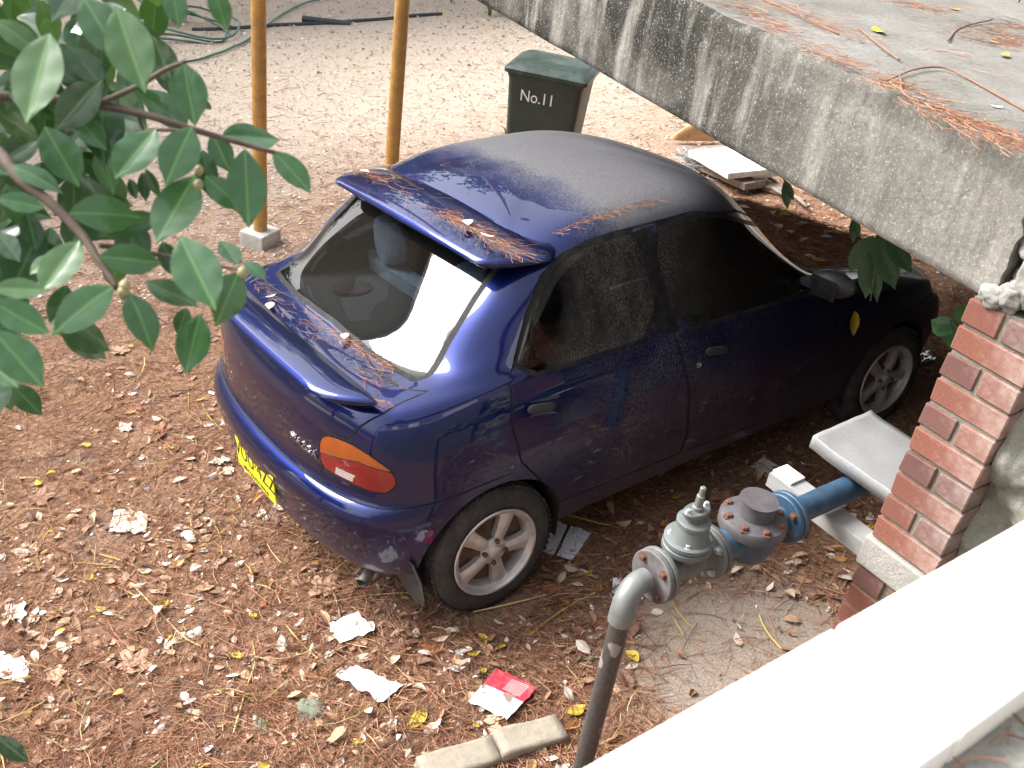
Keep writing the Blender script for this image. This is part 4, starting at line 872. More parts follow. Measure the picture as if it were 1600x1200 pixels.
mb = MB(); mb.tube(cpn, .015, 8); mb.build('hose_coil', M_hose, hs_, True)
dl = thing('black_drip_pipe', 'straight black irrigation pipe lying across the pale gravel', 'pipe', on_ground((500, 40)))
mb = MB(); mb.tube(gpath([(300, 48), (400, 44), (500, 39), (600, 31), (690, 23)], .02), .028, 8); mb.build('pipe_run', M_drip, dl, True)
mb = MB(); pj_ = on_ground((510, 38)); mb.cyl((pj_.x-.2, pj_.y-.3, gh(pj_.x, pj_.y)+.04), (pj_.x+.2, pj_.y+.3, gh(pj_.x, pj_.y)+.04), .05, n=12); mb.build('pipe_joiner', M_drip, dl, True, 40)
# ================================================================== LITTER ON THE GROUND
def np_mesh(name, V, F, Cf, mat, smooth=False):
    """V (n,3), F (m,4), Cf (m,3)"""
    me = bpy.data.meshes.new(name); me.vertices.add(len(V)); me.vertices.foreach_set('co', V.astype(np.float32).ravel())
    m = len(F); k = F.shape[1]; me.loops.add(m*k); me.loops.foreach_set('vertex_index', F.astype(np.int32).ravel()); me.polygons.add(m); me.polygons.foreach_set('loop_start', np.arange(0, m*k, k, dtype=np.int32))
    me.polygons.foreach_set('use_smooth', [smooth]*m); me.update(calc_edges=True)
    at = me.color_attributes.new('col', 'FLOAT_COLOR', 'CORNER'); cc = np.concatenate([np.repeat(Cf, k, 0), np.ones((m*k, 1))], 1); at.data.foreach_set('color', cc.astype(np.float32).ravel())
    me.materials.append(mat); return me
M_leafl = attr_mat('fallen_leaf', .65, spec=.35, var=.3, sc=70); M_need = attr_mat('needles', .7, spec=.25, var=.2, sc=20); M_chipg = attr_mat('gravel_and_chips', .85, spec=.2, var=.25, sc=50)
AZV = math.atan2(CF.y, CF.x)
def sample(n, r0, r1, power=1.0, half=math.radians(44)):
    """points in the yard round the photographer, thinning with distance"""
    u = RNG.random(n)
    r = r0*(r1/r0)**u if power == 1 else np.sqrt(r0*r0+u*(r1*r1-r0*r0))
    a = AZV + RNG.uniform(-half, half, n); return CAM.x+r*np.cos(a), CAM.y+r*np.sin(a)
def inside_solid(x, y):
    pier_ = (x > 1.74) & (x < 2.07) & (y > .60) & (y < 1.02); land_ = x > LX0-.03; wall_ = (x > 1.98) & (y > .6)
    gx_ = TILT[0][0]*x+TILT[1][0]*y; gy_ = TILT[0][1]*x+TILT[1][1]*y
    wh = (np.abs(np.abs(gx_)-.73) < .13) & ((np.abs(gy_) < .16) | (np.abs(gy_-2.39) < .16))
    bare = (np.hypot(x-1.50, (y-.60)*.85) + .10*np.sin(9*x)*np.cos(11*y) < .36) & (RNG.random(np.shape(x)) < .86)
    return pier_ | land_ | wall_ | wh | bare
def pick(n, pal):
    cs = np.array([c for _, c in pal]); w_ = np.array([p for p, _ in pal]); w_ = w_/w_.sum(); i = RNG.choice(len(cs), n, p=w_); return cs[i]*RNG.uniform(.75, 1.2, (n, 1))
def needles(n, r0, r1, L, wd, pal, hmax, curve=.5, nseg=3, xy=None):
    x, y = sample(n, r0, r1) if xy is None else xy; ok = ~inside_solid(x, y); x, y = x[ok], y[ok]; n = len(x)
    a = RNG.uniform(0, 2*math.pi, n); ln = RNG.uniform(L[0], L[1], n); cu = RNG.normal(0, curve, n); w_ = RNG.uniform(wd[0], wd[1], n); h0 = RNG.uniform(.001, hmax, n); tilt = RNG.normal(0, .05, n)
    V = np.zeros((n, nseg+1, 2, 3)); px, py = x.copy(), y.copy()
    for k in range(nseg+1):
        t = k/nseg; d_ = a+cu*(t-.5); zz = h0+tilt*ln*(t-.5)+.004
        g = gh_np(px, py); zz = np.maximum(zz, .002)
        ox, oy = -np.sin(d_)*w_/2, np.cos(d_)*w_/2; tw = w_*.35*RNG.choice([-1, 1], n)
        V[:, k, 0] = np.stack([px-ox, py-oy, g+zz-tw], 1); V[:, k, 1] = np.stack([px+ox, py+oy, g+zz+tw], 1)
        px = px+np.cos(d_)*ln/nseg; py = py+np.sin(d_)*ln/nseg
    b_ = (np.arange(n)*(nseg+1)*2)[:, None]; q = np.concatenate([b_+np.array([[2*k, 2*k+1, 2*k+3, 2*k+2]]) for k in range(nseg)], 1).reshape(-1, 4)
    return V.reshape(-1, 3), q, np.repeat(pick(n, pal), nseg, 0)
LU = np.array([0, .12, .35, .62, .86, 1.0]); LWp = np.array([.03, .55, 1.0, .85, .40, .02]); LVv = np.array([-1, 0, 1.0])
def leaf_batch(x, y, ln, asp, col, curl, hmax=.012, tiltm=.25):
    n = len(x); a = RNG.uniform(0, 2*math.pi, n); c1 = RNG.normal(0, curl, n); c2 = RNG.normal(0, curl*1.3, n)+.15; tx, ty = RNG.normal(0, tiltm, n), RNG.normal(0, tiltm, n); be = RNG.normal(0, .12, n)
    U, Vv = np.meshgrid(LU, LVv, indexing='ij'); Wp = LWp[:, None]*np.ones(3)
    lx = (U-.5)[None]*ln[:, None, None]; ly = (Vv*Wp*.5)[None]*(ln*asp)[:, None, None] + be[:, None, None]*((U-.5)**2)[None]*ln[:, None, None]
    lz = c1[:, None, None]*((U-.5)**2*4)[None]*ln[:, None, None]*.35 + c2[:, None, None]*(Vv**2*Wp)[None]*(ln*asp)[:, None, None]*.5 + tx[:, None, None]*lx + ty[:, None, None]*ly
    lz -= lz.reshape(n, -1).min(1)[:, None, None]; lz += RNG.uniform(.001, hmax, n)[:, None, None]
    ca, sa = np.cos(a)[:, None, None], np.sin(a)[:, None, None]; X = x[:, None, None]+lx*ca-ly*sa; Y = y[:, None, None]+lx*sa+ly*ca; Z = gh_np(X, Y)+lz
    V = np.stack([X, Y, Z], -1).reshape(-1, 3); b_ = (np.arange(n)*18)[:, None]; q0 = np.array([[i*3+j, i*3+j+1, (i+1)*3+j+1, (i+1)*3+j] for i in range(5) for j in range(2)])
    return V, (b_[:, :, None]+q0[None]).reshape(-1, 4), np.repeat(col, 10, 0)
def join(parts):
    Vs, Fs, Cs, o = [], [], [], 0
    for V, F, Cf in parts: Vs.append(V); Fs.append(F+o); Cs.append(Cf); o += len(V)
    return np.vstack(Vs), np.vstack(Fs), np.vstack(Cs)
def stuff(name, parts, mat, parent=None, label=None, smooth=False):
    me = np_mesh(name, *join(parts), mat, smooth); o = bpy.data.objects.new(name, me); COL.objects.link(o); o.parent = parent; o['kind'] = 'stuff'
    if label: o['label'] = label
    return o
RED = [(5, (.23, .097, .052)), (3, (.33, .165, .095)), (2, (.13, .058, .037)), (1.2, (.38, .22, .14)), (.4, (.46, .32, .16))]
TAN = [(4, (.44, .275, .17)), (3, (.32, .175, .10)), (2.2, (.56, .42, .31)), (1.6, (.63, .54, .46)), (2.4, (.20, .105, .072)), (.45, (.74, .70, .65)), (.35, (.55, .38, .05)), (.5, (.46, .22, .07))]
PALE = [(4, (.58, .49, .40)), (3, (.70, .63, .55)), (2, (.44, .32, .24)), (1.5, (.80, .75, .69)), (.5, (.32, .19, .13)), (.2, (.6, .5, .1))]
stuff('needle_litter', [needles(36000, 2.0, 9, (.06, .20), (.0016, .0030), RED, .020), needles(6000, 4, 13, (.10, .24), (.003, .005), RED, .015), needles(270, 2.4, 9, (.16, .42), (.0035, .0055), [(1, (.44, .30, .085)), (1, (.36, .27, .07)), (.6, (.50, .36, .16))], .022, .9, 4)], M_need, ground, 'reddish brown fallen needles')
x, y = sample(8500, 2.0, 9.5); dens = .5+.5*np.sin(2.3*x+1.1*np.sin(1.7*y))*np.cos(2.9*y+.8*np.sin(2.1*x)); ok = ~inside_solid(x, y) & (RNG.random(len(x)) < (.2+.8*dens)*np.clip((5.6-np.hypot(x-CAM.x, y-CAM.y))/2.0+.15*(x > .9), .22, 1)); x, y = x[ok], y[ok]; n = len(x)
x2, y2 = sample(13000, 2.0, 10); ok = ~inside_solid(x2, y2); x2, y2 = x2[ok], y2[ok]
stuff('leaf_litter', [leaf_batch(x, y, RNG.uniform(.020, .075, n)*RNG.uniform(.55, 1.1, n), RNG.uniform(.30, .62, n), pick(n, TAN), .35), leaf_batch(x2, y2, RNG.uniform(.008, .020, len(x2)), RNG.uniform(.4, .9, len(x2)), pick(len(x2), TAN), .2, .006)], M_leafl, ground, 'small broken leaf litter')
x, y = sample(42000, 6.0, 24); keep = RNG.random(len(x)) < np.clip((-x+1.0)/5.0+.1, .08, 1); ok = ~inside_solid(x, y) & keep; x, y = x[ok], y[ok]; n = len(x); dd = np.hypot(x-CAM.x, y-CAM.y)
stuff('gravel_chips', [leaf_batch(x, y, RNG.uniform(.014, .034, n)*np.clip(dd/9, .8, 1.7), RNG.uniform(.45, 1.0, n), pick(n, PALE), .25, .01)], M_chipg, ground, 'pale wood chips and gravel')
# larger fallen leaves: each one a piece of its own
def leaf_shape(kind, seed):
    r = np.random.default_rng(seed)
    if kind == 'lobed':                                          # dry plane-tree leaf
        P = []; n_ = 40
        for k in range(n_):
            a = 2*math.pi*k/n_; rad = .30+.20*abs(math.cos(2.5*(a-math.pi/2)))**1.6+.02*r.normal(); rad *= 1-.35*max(0, -math.sin(a))
            P.append((rad*math.cos(a), rad*math.sin(a)))
        cx = [(0, 0)]; cu = r.normal(0, .25); cv_ = r.normal(0, .25)
        z_ = lambda p: .10*cu*p[0]*2+cv_*p[1]*p[0]+.5*(p[0]**2+p[1]**2)*r.uniform(.1, .5)+.02*r.normal()
        V = [(0, 0, .0)] + [(p[0]*.5, p[1]*.5, z_((p[0]*.5, p[1]*.5))) for p in P] + [(p[0], p[1], z_(p)) for p in P]
        F = [(0, 1+k, 1+(k+1) % n_) for k in range(n_)] + [(1+k, 1+n_+k, 1+n_+(k+1) % n_, 1+(k+1) % n_) for k in range(n_)]
    else:
        asp = dict(ovate=.52, narrow=.26, broad=.68)[kind]; uu = np.linspace(0, 1, 9); wp = np.sin(np.pi*np.clip(uu, .015, .985)**.85)**.8
        c1, c2, be = r.normal(0, .22), r.normal(.18, .25), r.normal(0, .15); V = []
        for u, w_ in zip(uu, wp):
            for v in (-1, -.5, 0, .5, 1): V.append((u-.5, v*w_*asp/2+be*(u-.5)**2, c1*(u-.5)**2*1.4+c2*v*v*w_*asp*.5-.01*(1-abs(v))+.008*r.normal()))
        F = [(i*5+j, i*5+j+1, (i+1)*5+j+1, (i+1)*5+j) for i in range(8) for j in range(4)]
    zmin = min(p[2] for p in V); return [(p[0], p[1], p[2]-zmin) for p in V], F
LEAFC = dict(tan=(.42, .25, .16), brown=(.27, .13, .075), pale=(.60, .48, .39), white=(.80, .77, .72), orange=(.50, .25, .07), yellow=(.50, .38, .035), olive=(.20, .22, .10), rust=(.34, .13, .055))
def litter_leaf_mat(nm, c):
    m, nt, b = new_mat(nm+'_leaf'); co = obj_co(nt); n = noise(nt, 5, 4, .6, co); wv = nd(nt, 'ShaderNodeTexWave', i_Scale=4.0, i_Distortion=3.0); lk(nt, co, wv.inputs['Vector'])
    cc = ramp(nt, n.outputs[0], [(.3, tuple(v*.62 for v in c)), (.55, c), (.8, tuple(min(1, v*1.2) for v in c))]).outputs[0]; cc = mixc(nt, math_n(nt, 'MULTIPLY', wv.outputs['Fac'], .22), cc, tuple(v*.55 for v in c))
    lk(nt, cc, b.inputs['Base Color']); b.inputs['Roughness'].default_value = .6; return m
LM = {k: litter_leaf_mat(k, c) for k, c in LEAFC.items()}; lmesh = {}
def leaf_mesh(kind, colr, var):
    key = (kind, colr, var)
    if key not in lmesh:
        V, F = leaf_shape(kind, hash((kind, var)) % 1000 if False else (len(kind)*37+var*11)); me = bpy.data.meshes.new('fallen_leaf'); me.from_pydata(V, [], F); me.materials.append(LM[colr]); me.polygons.foreach_set('use_smooth', [True]*len(F)); lmesh[key] = me
    return lmesh[key]
RL = random.Random(11)
def put_leaf(me, x, y, size, parent=None, name='fallen_leaf', rot=None, lift=.006):
    o = bpy.data.objects.new(name, me); COL.objects.link(o); o.parent = parent
    o.matrix_local = Matrix.Translation((x, y, gh(x, y)+lift)) @ TILT.to_4x4() @ Matrix.Rotation(RL.uniform(0, 6.28) if rot is None else rot, 4, 'Z') @ Matrix.Rotation(RL.gauss(0, .12), 4, 'X') @ Matrix.Scale(size, 4); return o
def visible_px(p):
    d_ = Vector(p)-CAM; z_ = d_.dot(CF); return 800+FPX*d_.dot(CR)/z_, 600-FPX*d_.dot(CU)/z_
cnt = 0; tries = 0; kinds = ['tan']*7+['brown']*4+['pale']*6+['white']*4+['orange']*2+['rust']*2+['olive']
while cnt < 262 and tries < 20000:
    tries += 1; xx, yy = sample(1, 2.6, 5.6); xx, yy = float(xx[0]), float(yy[0]); px, py = visible_px((xx, yy, gz(xx, yy)))
    gl_ = CTI @ Vector((xx, yy, gz(xx, yy)))
    if not (0 < px < 1600 and 500 < py < 1230) or inside_solid(np.array([xx]), np.array([yy]))[0] or (abs(gl_.x) < .72 and -.42 < gl_.y < 2.9): continue
    if math.hypot(xx-1.50, yy-.60) < .36 and RL.random() < .7: continue
    big = RL.random() < .11; kd = 'lobed' if big else RL.choice(['ovate', 'ovate', 'narrow', 'broad']); cl = RL.choice(['tan', 'brown', 'tan', 'pale', 'rust']) if big else RL.choice(kinds)
    put_leaf(leaf_mesh(kd, cl, RL.randrange(4)), xx, yy, RL.uniform(.10, .16) if big else RL.uniform(.035, .075)*(.8 if cl == 'white' else 1), ground); cnt += 1
# bright yellow leaves, placed where the photograph shows them
YL = [(655,1127,.062,1.2), (900,1115,.046,.6), (987,1028,.042,2.3), (740,1025,.032,.3), (370,1027,.036,2.9), (395,963,.030,2.6), (135,697,.034,2.9), (60,757,.030,2.3), (320,855,.022,.5), (205,545,.022,0), (268,702,.024,2.8), (345,738,.028,2.7), (95,988,.022,.6), (158,955,.028,2.9), (735,953,.034,0), (560,1162,.026,2.8), (1083,877,.020,.7), (1055,780,.026,.2), (755,1052,.022,1.2), (1405,610,.055,.2), (920,900,.028,1.1), (1315,810,.036,.1)]
YLAB = {(655,1127): 'largest bright yellow leaf, between the torn papers and the kerb', (900,1115): 'yellow leaf between the short kerb stone and black riser', (987,1028): 'yellow leaf on the far side of the black riser', (740,1025): 'small yellow leaf above the red flyer', (755,1052): 'tiny yellow leaf touching the red flyer', (1405,610): 'yellow leaf under the deck beside the front wheel', (1315,810): 'yellow leaf at the foot of the steel bracket by the pier', (1083,877): 'yellow leaf below the gate valve', (1055,780): 'yellow leaf behind the gate valve near the car sill', (735,953): 'yellow leaf at the foot of the rear tyre', (920,900): 'yellow leaf beside the printed letter', (135,697): 'yellow-green leaf near the pale bark piece', (370,1027): 'yellow leaf near the white weathered stone'}
for q in YL:
    P = on_ground(q[:2]); o_ = put_leaf(leaf_mesh(RL.choice(['ovate', 'broad']), 'yellow', RL.randrange(4)), P.x, P.y, q[2]*1.6, None, 'yellow_leaf', q[3]+AZV-1.57, .012); tag(o_, YLAB.get(q[:2], 'small bright yellow leaf lying on the open brown litter'), 'leaf', 'yellow leaves fallen on the litter')
# ---- paper scraps
def paper(qs, name, label, mat, crumple=.004, seed=0, lift=.012, n=14, cat='paper', fold=0.0):
    c = [on_ground(q) for q in qs]; t_ = sum(c, Vector())/4; mb = MB(); rows = []
    for i in range(n+1):
        u = i/n; row = []
        for j in range(n+1):
            v = j/n; p = (c[0]*(1-u)+c[1]*u)*(1-v)+(c[3]*(1-u)+c[2]*u)*v; e = .006*mnoise.noise(Vector((u*5, v*5, seed*3)))
            edge = 1 if (i in (0, n) or j in (0, n)) else 0; p = p + Vector((e, -e, 0))*edge*2
            h = lift + crumple*(mnoise.noise(Vector((u*3, v*3, seed)))+.5*mnoise.noise(Vector((u*8, v*8, seed+9)))) + fold*abs(u-.5)
            row.append((p.x-t_.x, p.y-t_.y, gh(p.x, p.y)+max(h, .003)-t_.z))
        rows.append(row)
    mb.grid(rows); me = mb.mesh(name, mat, None, True); uvl = me.uv_layers.new(name='UVMap'); lu = []
    for p in me.polygons:
        for vi in p.vertices: lu += [(vi//(n+1))/n, (vi % (n+1))/n]
    uvl.data.foreach_set('uv', lu); o = bpy.data.objects.new(name, me); COL.objects.link(o); o.location = t_
    return tag(o, label, cat)
def paper_mat(name, base=(.80, .79, .80), ink=None, inkcol=(.12, .12, .16), cover=.3, red=None, band=None):
    m, nt, b = new_mat(name); uv = nd(nt, 'ShaderNodeTexCoord').outputs['UV']; c = nd(nt, 'ShaderNodeRGB'); c.outputs[0].default_value = (*base, 1); c = c.outputs[0]
    sp = nd(nt, 'ShaderNodeSeparateXYZ'); lk(nt, uv, sp.inputs[0]); n1 = noise(nt, 6, 5, .6, uv)
    if red:
        f = math_n(nt, 'GREATER_THAN', math_n(nt, 'ADD', sp.outputs[1], 0.0), red); c = mixc(nt, f, c, (.62, .02, .045))
        bl = noise(nt, 3.2, 2, .5, uv); g_ = math_n(nt, 'MULTIPLY', ramp(nt, bl.outputs[0], [(.55, 0), (.57, 1)]).outputs[0], ramp(nt, sp.outputs[1], [(red-.22, 0), (red-.20, 1), (red+.10, 1), (red+.12, 0)]).outputs[0]); c = mixc(nt, g_, c, (.22, .15, .12))
        ln_ = nd(nt, 'ShaderNodeTexWave', wave_type='BANDS', bands_direction='Y', i_Scale=9.0, i_Distortion=.4); lk(nt, uv, ln_.inputs['Vector'])
        hz_ = math_n(nt, 'MULTIPLY', math_n(nt, 'GREATER_THAN', ln_.outputs['Fac'], .78), math_n(nt, 'MULTIPLY', math_n(nt, 'GREATER_THAN', sp.outputs[0], .42), math_n(nt, 'MULTIPLY', math_n(nt, 'LESS_THAN', sp.outputs[0], .85), math_n(nt, 'MULTIPLY', math_n(nt, 'GREATER_THAN', sp.outputs[1], red+.08), math_n(nt, 'LESS_THAN', sp.outputs[1], .93))))); c = mixc(nt, math_n(nt, 'MULTIPLY', hz_, .75), c, (.8, .7, .7))
    if ink:
        sc = noise(nt, ink, 3, .5, mapped(nt, uv, (1, 3, 1))); c = mixc(nt, math_n(nt, 'MULTIPLY', ramp(nt, sc.outputs[0], [(.56, 0), (.60, 1)]).outputs[0], cover*2), c, inkcol)
    if band: c = mixc(nt, math_n(nt, 'MULTIPLY', math_n(nt, 'GREATER_THAN', sp.outputs[0], band[0]), math_n(nt, 'LESS_THAN', sp.outputs[0], band[1])), c, (.03, .03, .05))
    c = mixc(nt, ramp(nt, n1.outputs[0], [(.5, 0), (.75, .35)]).outputs[0], c, (.45, .38, .30)); lk(nt, c, b.inputs['Base Color']); b.inputs['Roughness'].default_value = .7; return m
fly = paper([(730,1105),(790,1134),(838,1084),(775,1055)], 'red_flyer', 'red and white printed flyer beside the kerb stones', paper_mat('red_flyer_print', (.83, .80, .84), red=.52), .004, 1, .034)
# zig-zag mark on the flyer
paper([(524,1062),(597,1104),(628,1078),(556,1046)], 'torn_paper', 'crumpled white printed paper with dark smudges beside a yellow leaf', paper_mat('smudged_print', ink=7, inkcol=(.18, .18, .28), cover=.25), .005, 2, .024)
paper([(512,982),(530,1012),(584,992),(558,962)], 'torn_paper', 'torn white card behind the rear bumper with speckled surface', paper_mat('speckled_card', ink=22, inkcol=(.35, .32, .28), cover=.2), .005, 3, .024)
paper([(846,868),(893,880),(923,838),(862,816)], 'printed_letter', 'white printed letter with a dark stripe behind the rear wheel', paper_mat('letter_print', (.78, .80, .88), ink=14, inkcol=(.10, .10, .14), cover=.22, band=(.40, .48)), .004, 4, .02)
paper([(170,835),(228,835),(232,806),(180,800)], 'torn_bark', 'pale flaking piece of bark on the open litter', simple('pale_bark', (.62, .50, .40), .85, var=.25, sc=40, bmp=.4), .014, 5, cat='bark')
paper([(-10,1060),(40,1070),(48,1035),(0,1022)], 'torn_paper', 'crumpled white paper scrap near a dark camellia leaf', paper_mat('plain_scrap'), .014, 6)
paper([(1172,732),(1190,745),(1262,772),(1196,712)], 'carton_scrap', 'white carton flap with a red edge lying beyond the blue pipe', paper_mat('carton_print', ink=9, cover=.15, red=.90), .012, 7)
paper([(1424,560),(1440,572),(1462,562),(1442,545)], 'foil_scrap', 'silvery foil scrap lying by the front wheel', simple('crumpled_foil', (.7, .72, .75), .25, .9, var=.2, sc=60), .016, 8, cat='foil')
paper([(955,930),(976,932),(978,908),(957,906)], 'paper_label', 'small white paper label beside the black riser pipe', paper_mat('label_print', ink=18, cover=.2), .004, 9)
# ---- stones
M_rock = concrete('greenish_stone', (.20, .215, .16), .5, False, 8, .2); M_kerb = concrete('sandy_kerb_stone', (.36, .31, .25), .35, False, 5, .25)
for q, r_, lab, mt, sq in (((487,1112), .052, 'rounded mossy green stone half sunk in the litter', M_rock, (1, .9, .35)), ((408,1137), .030, 'small grey-green stone next to the mossy one', M_rock, (1.2, .8, .35)), ((306,992), .030, 'white weathered stone on the brown litter', M_footing, (.9, 1.1, .7)), ((862,1130), .028, 'loose grey stone at the end of the kerb', M_kerb, (1, 1, .6))):
    P = on_ground(q); o_ = lump((P.x, P.y, gh(P.x, P.y)+r_*.12), r_, q[0]*.01, None, mt, 'stone', sq); tag(o_, lab, 'stone')
ka, kb = on_ground((655, 1218)), on_ground((876, 1142)); kd = (kb-ka); kd.z = 0; kl = kd.length; kd.normalize(); kn = Vector((-kd.y, kd.x, 0))
for i, (s0, s1, lab) in enumerate(((0, .528, 'long sandy kerb stone at the foot of the picture next to the flyer'), (.53, 1.0, 'short chipped kerb stone pointing at the black riser'))):
    c = ka+kd*(kl*(s0+s1)/2); mb = MB(); mb.box((0, 0, 0), (kl*(s1-s0)*.985, .105, .075), None); me = mb.mesh('kerb_stone', M_kerb); bm = bmesh.new(); bm.from_mesh(me); bmesh.ops.subdivide_edges(bm, edges=bm.edges[:], cuts=7, use_grid_fill=True)
    for v in bm.verts: v.co += v.co.normalized()*(.006*mnoise.noise(v.co*14+Vector((i*7, 0, 0)))+.004*mnoise.noise(v.co*45)) - Vector((v.co.x*.008, v.co.y*.10, 0))*(1 if abs(v.co.z) > .03 else 0)
    bm.to_mesh(me); bm.free(); me.polygons.foreach_set('use_smooth', [True]*len(me.polygons)); o_ = bpy.data.objects.new('kerb_stone', me); COL.objects.link(o_)
    o_.matrix_world = Matrix.Translation((c.x, c.y, gh(c.x, c.y)+.014)) @ Matrix((kd, kn, Vector((0, 0, 1)))).transposed().to_4x4() @ Matrix.Rotation(.01-.035*i, 4, 'Z'); tag(o_, lab, 'kerb stone')
# ---- sticks
M_twig = simple('dry_twig', (.20, .13, .085), .85, var=.3, sc=30)
for qs, r_, lab in (([(478,912),(515,922),(528,950),(533,985)], .0045, 'thin forked dry twig behind the exhaust'), ([(395,1005),(398,1040),(385,1080),(365,1150)], .0040, 'long straw-coloured stalk lying left of the mossy stone'), ([(205,915),(255,965),(290,1000),(318,1015)], .0035, 'pale yellow stalk lying below the bark piece')):
    mb = MB(); mb.tube(gpath(qs, .012, 6), r_, 6); o_ = mb.build('twig', M_twig if 'forked' in lab else simple('straw', (.48, .36, .16), .7), None, True); tag(o_, lab, 'twig')
# ---- debris on the car and on the deck: clumps of fallen needles
def clump(pts, nrm_up, n, L, spread, pal=RED, wd=(.0007, .0013), h=.012, along=None):
    """needles scattered round a polyline of points on a surface"""
    pts = np.array([tuple(p) for p in pts]); t = RNG.random(n)*(len(pts)-1); i = np.minimum(t.astype(int), len(pts)-2); f = (t-i)[:, None]; P = pts[i]*(1-f)+pts[i+1]*f
    P = P + RNG.normal(0, 1, (n, 3))*np.array(spread); P[:, 2] += RNG.uniform(.001, h, n)
    dirv = pts[i+1]-pts[i]; base_a = np.arctan2(dirv[:, 1], dirv[:, 0]); a = base_a + RNG.normal(0, 1.1, n); ln = RNG.uniform(*L, n); w_ = RNG.uniform(*wd, n); sl = dirv[:, 2]/np.maximum(np.hypot(dirv[:, 0], dirv[:, 1]), .01); cu = RNG.normal(0, 1.0, n)
    V = np.zeros((n, 4, 2, 3)); p = P.copy()
    for k in range(4):
        d_ = a+cu*(k/3-.5); V[:, k, 0] = p+np.stack([np.sin(d_)*w_/2, -np.cos(d_)*w_/2, -w_*.3], 1); V[:, k, 1] = p-np.stack([np.sin(d_)*w_/2, -np.cos(d_)*w_/2, -w_*.3], 1)
        p = p+np.stack([np.cos(d_), np.sin(d_), sl*np.cos(d_-base_a)], 1)*(ln/3)[:, None]
    b_ = (np.arange(n)*8)[:, None]; q = np.concatenate([b_+np.array([[2*k, 2*k+1, 2*k+3, 2*k+2]]) for k in range(3)], 1).reshape(-1, 4)
    return V.reshape(-1, 3), q, np.repeat(pick(n, pal), 3, 0)
def gw(p): return TILT @ Vector(p)
ORG = [(4, (.22, .085, .038)), (3, (.30, .125, .055)), (3, (.14, .055, .028)), (1, (.42, .27, .13))]
surf = [gw((x, .13+.10*(x/.6)**2, 1.396-.030*(x/.62)**2)) for x in np.linspace(-.60, .62, 14)]
roofline = [gw((x, .17+.04*(x/.6)**2, 1.409-.030*(x/.62)**2)) for x in np.linspace(-.60, .63, 14)]
lidl = [gw((x, -.275+.05*(x/.6)**2, .998)) for x in np.linspace(-.56, .60, 12)]
rail_ = []
for yv in np.linspace(.42, 1.15, 12):
    h = bvh.ray_cast(Vector((.555, float(yv), 2)), Vector((0, 0, -1))); rail_.append(gw(h[0]+Vector((0, 0, .002))))
lid2 = [gw((x, -.33+.03*(x/.6)**2, .984)) for x in np.linspace(-.55, .1, 8)]
stuff('fallen_needles', [clump(roofline[8:], 1, 330, (.03, .10), (.010, .012, .001), ORG, h=.018), clump(roofline[:4], 1, 150, (.03, .09), (.02, .022, .001), ORG, h=.014), clump(roofline[2:10], 1, 45, (.05, .16), (.02, .03, .001), ORG, h=.012), clump(lidl[4:11], 1, 260, (.015, .045), (.012, .007, .001), ORG, h=.014), clump(lidl[7:11], 1, 90, (.02, .06), (.012, .018, .001), ORG, h=.02), clump(lid2, 1, 80, (.03, .09), (.03, .02, .001), ORG, h=.01), clump([gw((.50, -.46, .975)), gw((.64, -.36, .972))], 1, 110, (.02, .05), (.012, .010, .002), ORG, h=.015), clump([gw((.30, -.34, .985)), gw((.60, -.27, .985))], 1, 50, (.03, .09), (.05, .03, .001), ORG, h=.006), clump(rail_[:9], 1, 200, (.02, .05), (.006, .01, .002), ORG, h=.006)], M_need, None)
for o_ in [bpy.data.objects['fallen_needles']]: tag(o_, 'orange-brown fallen needles caught on the car spoiler and boot lid', 'needles')
def up_leaf(kind, colr, p, size, rot):
    o = bpy.data.objects.new('fallen_leaf', leaf_mesh(kind, colr, 1)); COL.objects.link(o); o.matrix_world = Matrix.Translation(p) @ TILT.to_4x4() @ Matrix.Rotation(rot, 4, 'Z') @ Matrix.Scale(size, 4); return o
for x, y, z_, kd, cl, s_, lab in ((-.47, .20, 1.397, 'ovate', 'white', .05, 'white leaf on the far end of the roof spoiler'), (.33, .20, 1.412, 'broad', 'pale', .06, 'curled cream leaf among needles at the middle of the roof spoiler'), (.47, .19, 1.403, 'narrow', 'pale', .06, 'narrow tan leaf in the needle clump on the roof spoiler'), (-.28, -.36, .985, 'ovate', 'pale', .075, 'pale curled leaf in front of the boot spoiler'), (-.36, -.32, .985, 'narrow', 'white', .05, 'small cream leaf at the far side of the boot lid'), (.16, -.25, 1.0, 'broad', 'pale', .05, 'crumpled pale leaf at the foot of the rear window')):
    tag(up_leaf(kd, cl, gw((x, y, z_+.004)), s_, RL.uniform(0, 6)), lab, 'leaf')
# deck: needle drifts along the edge, twigs, leaves
def dk(q): return at_z(q, DZ1+.004)
drift = [[(1130,2),(1180,30),(1225,52)], [(1235,62),(1300,92),(1375,128),(1400,135)], [(1420,150),(1480,178),(1530,205),(1600,238)], [(1440,165),(1500,195),(1600,228)], [(1500,60),(1560,45),(1600,40)], [(1540,70),(1600,62)], [(1200,2),(1260,28),(1320,52)], [(1380,0),(1470,18)]]
stuff('deck_needles', [clump([dk(q) for q in d_], 1, m_, (.03, .11), (.045, .045, 0), RED, (.001, .0018), .010) for d_, m_ in zip(drift, (150, 210, 200, 160, 230, 170, 90, 70))] + [clump([Vector((xx, yy, DZ1+.004)), Vector((xx+.04, yy+.02, DZ1+.004))], 1, 3, (.03, .12), (.05, .05, 0), RED, (.001, .0018), .006) for xx, yy in zip(RNG.uniform(-.6, 2.0, 260), RNG.uniform(.95, 4.5, 260))], M_need, None)
tag(bpy.data.objects['deck_needles'], 'rust-brown needle drifts lying on the concrete deck top', 'needles')
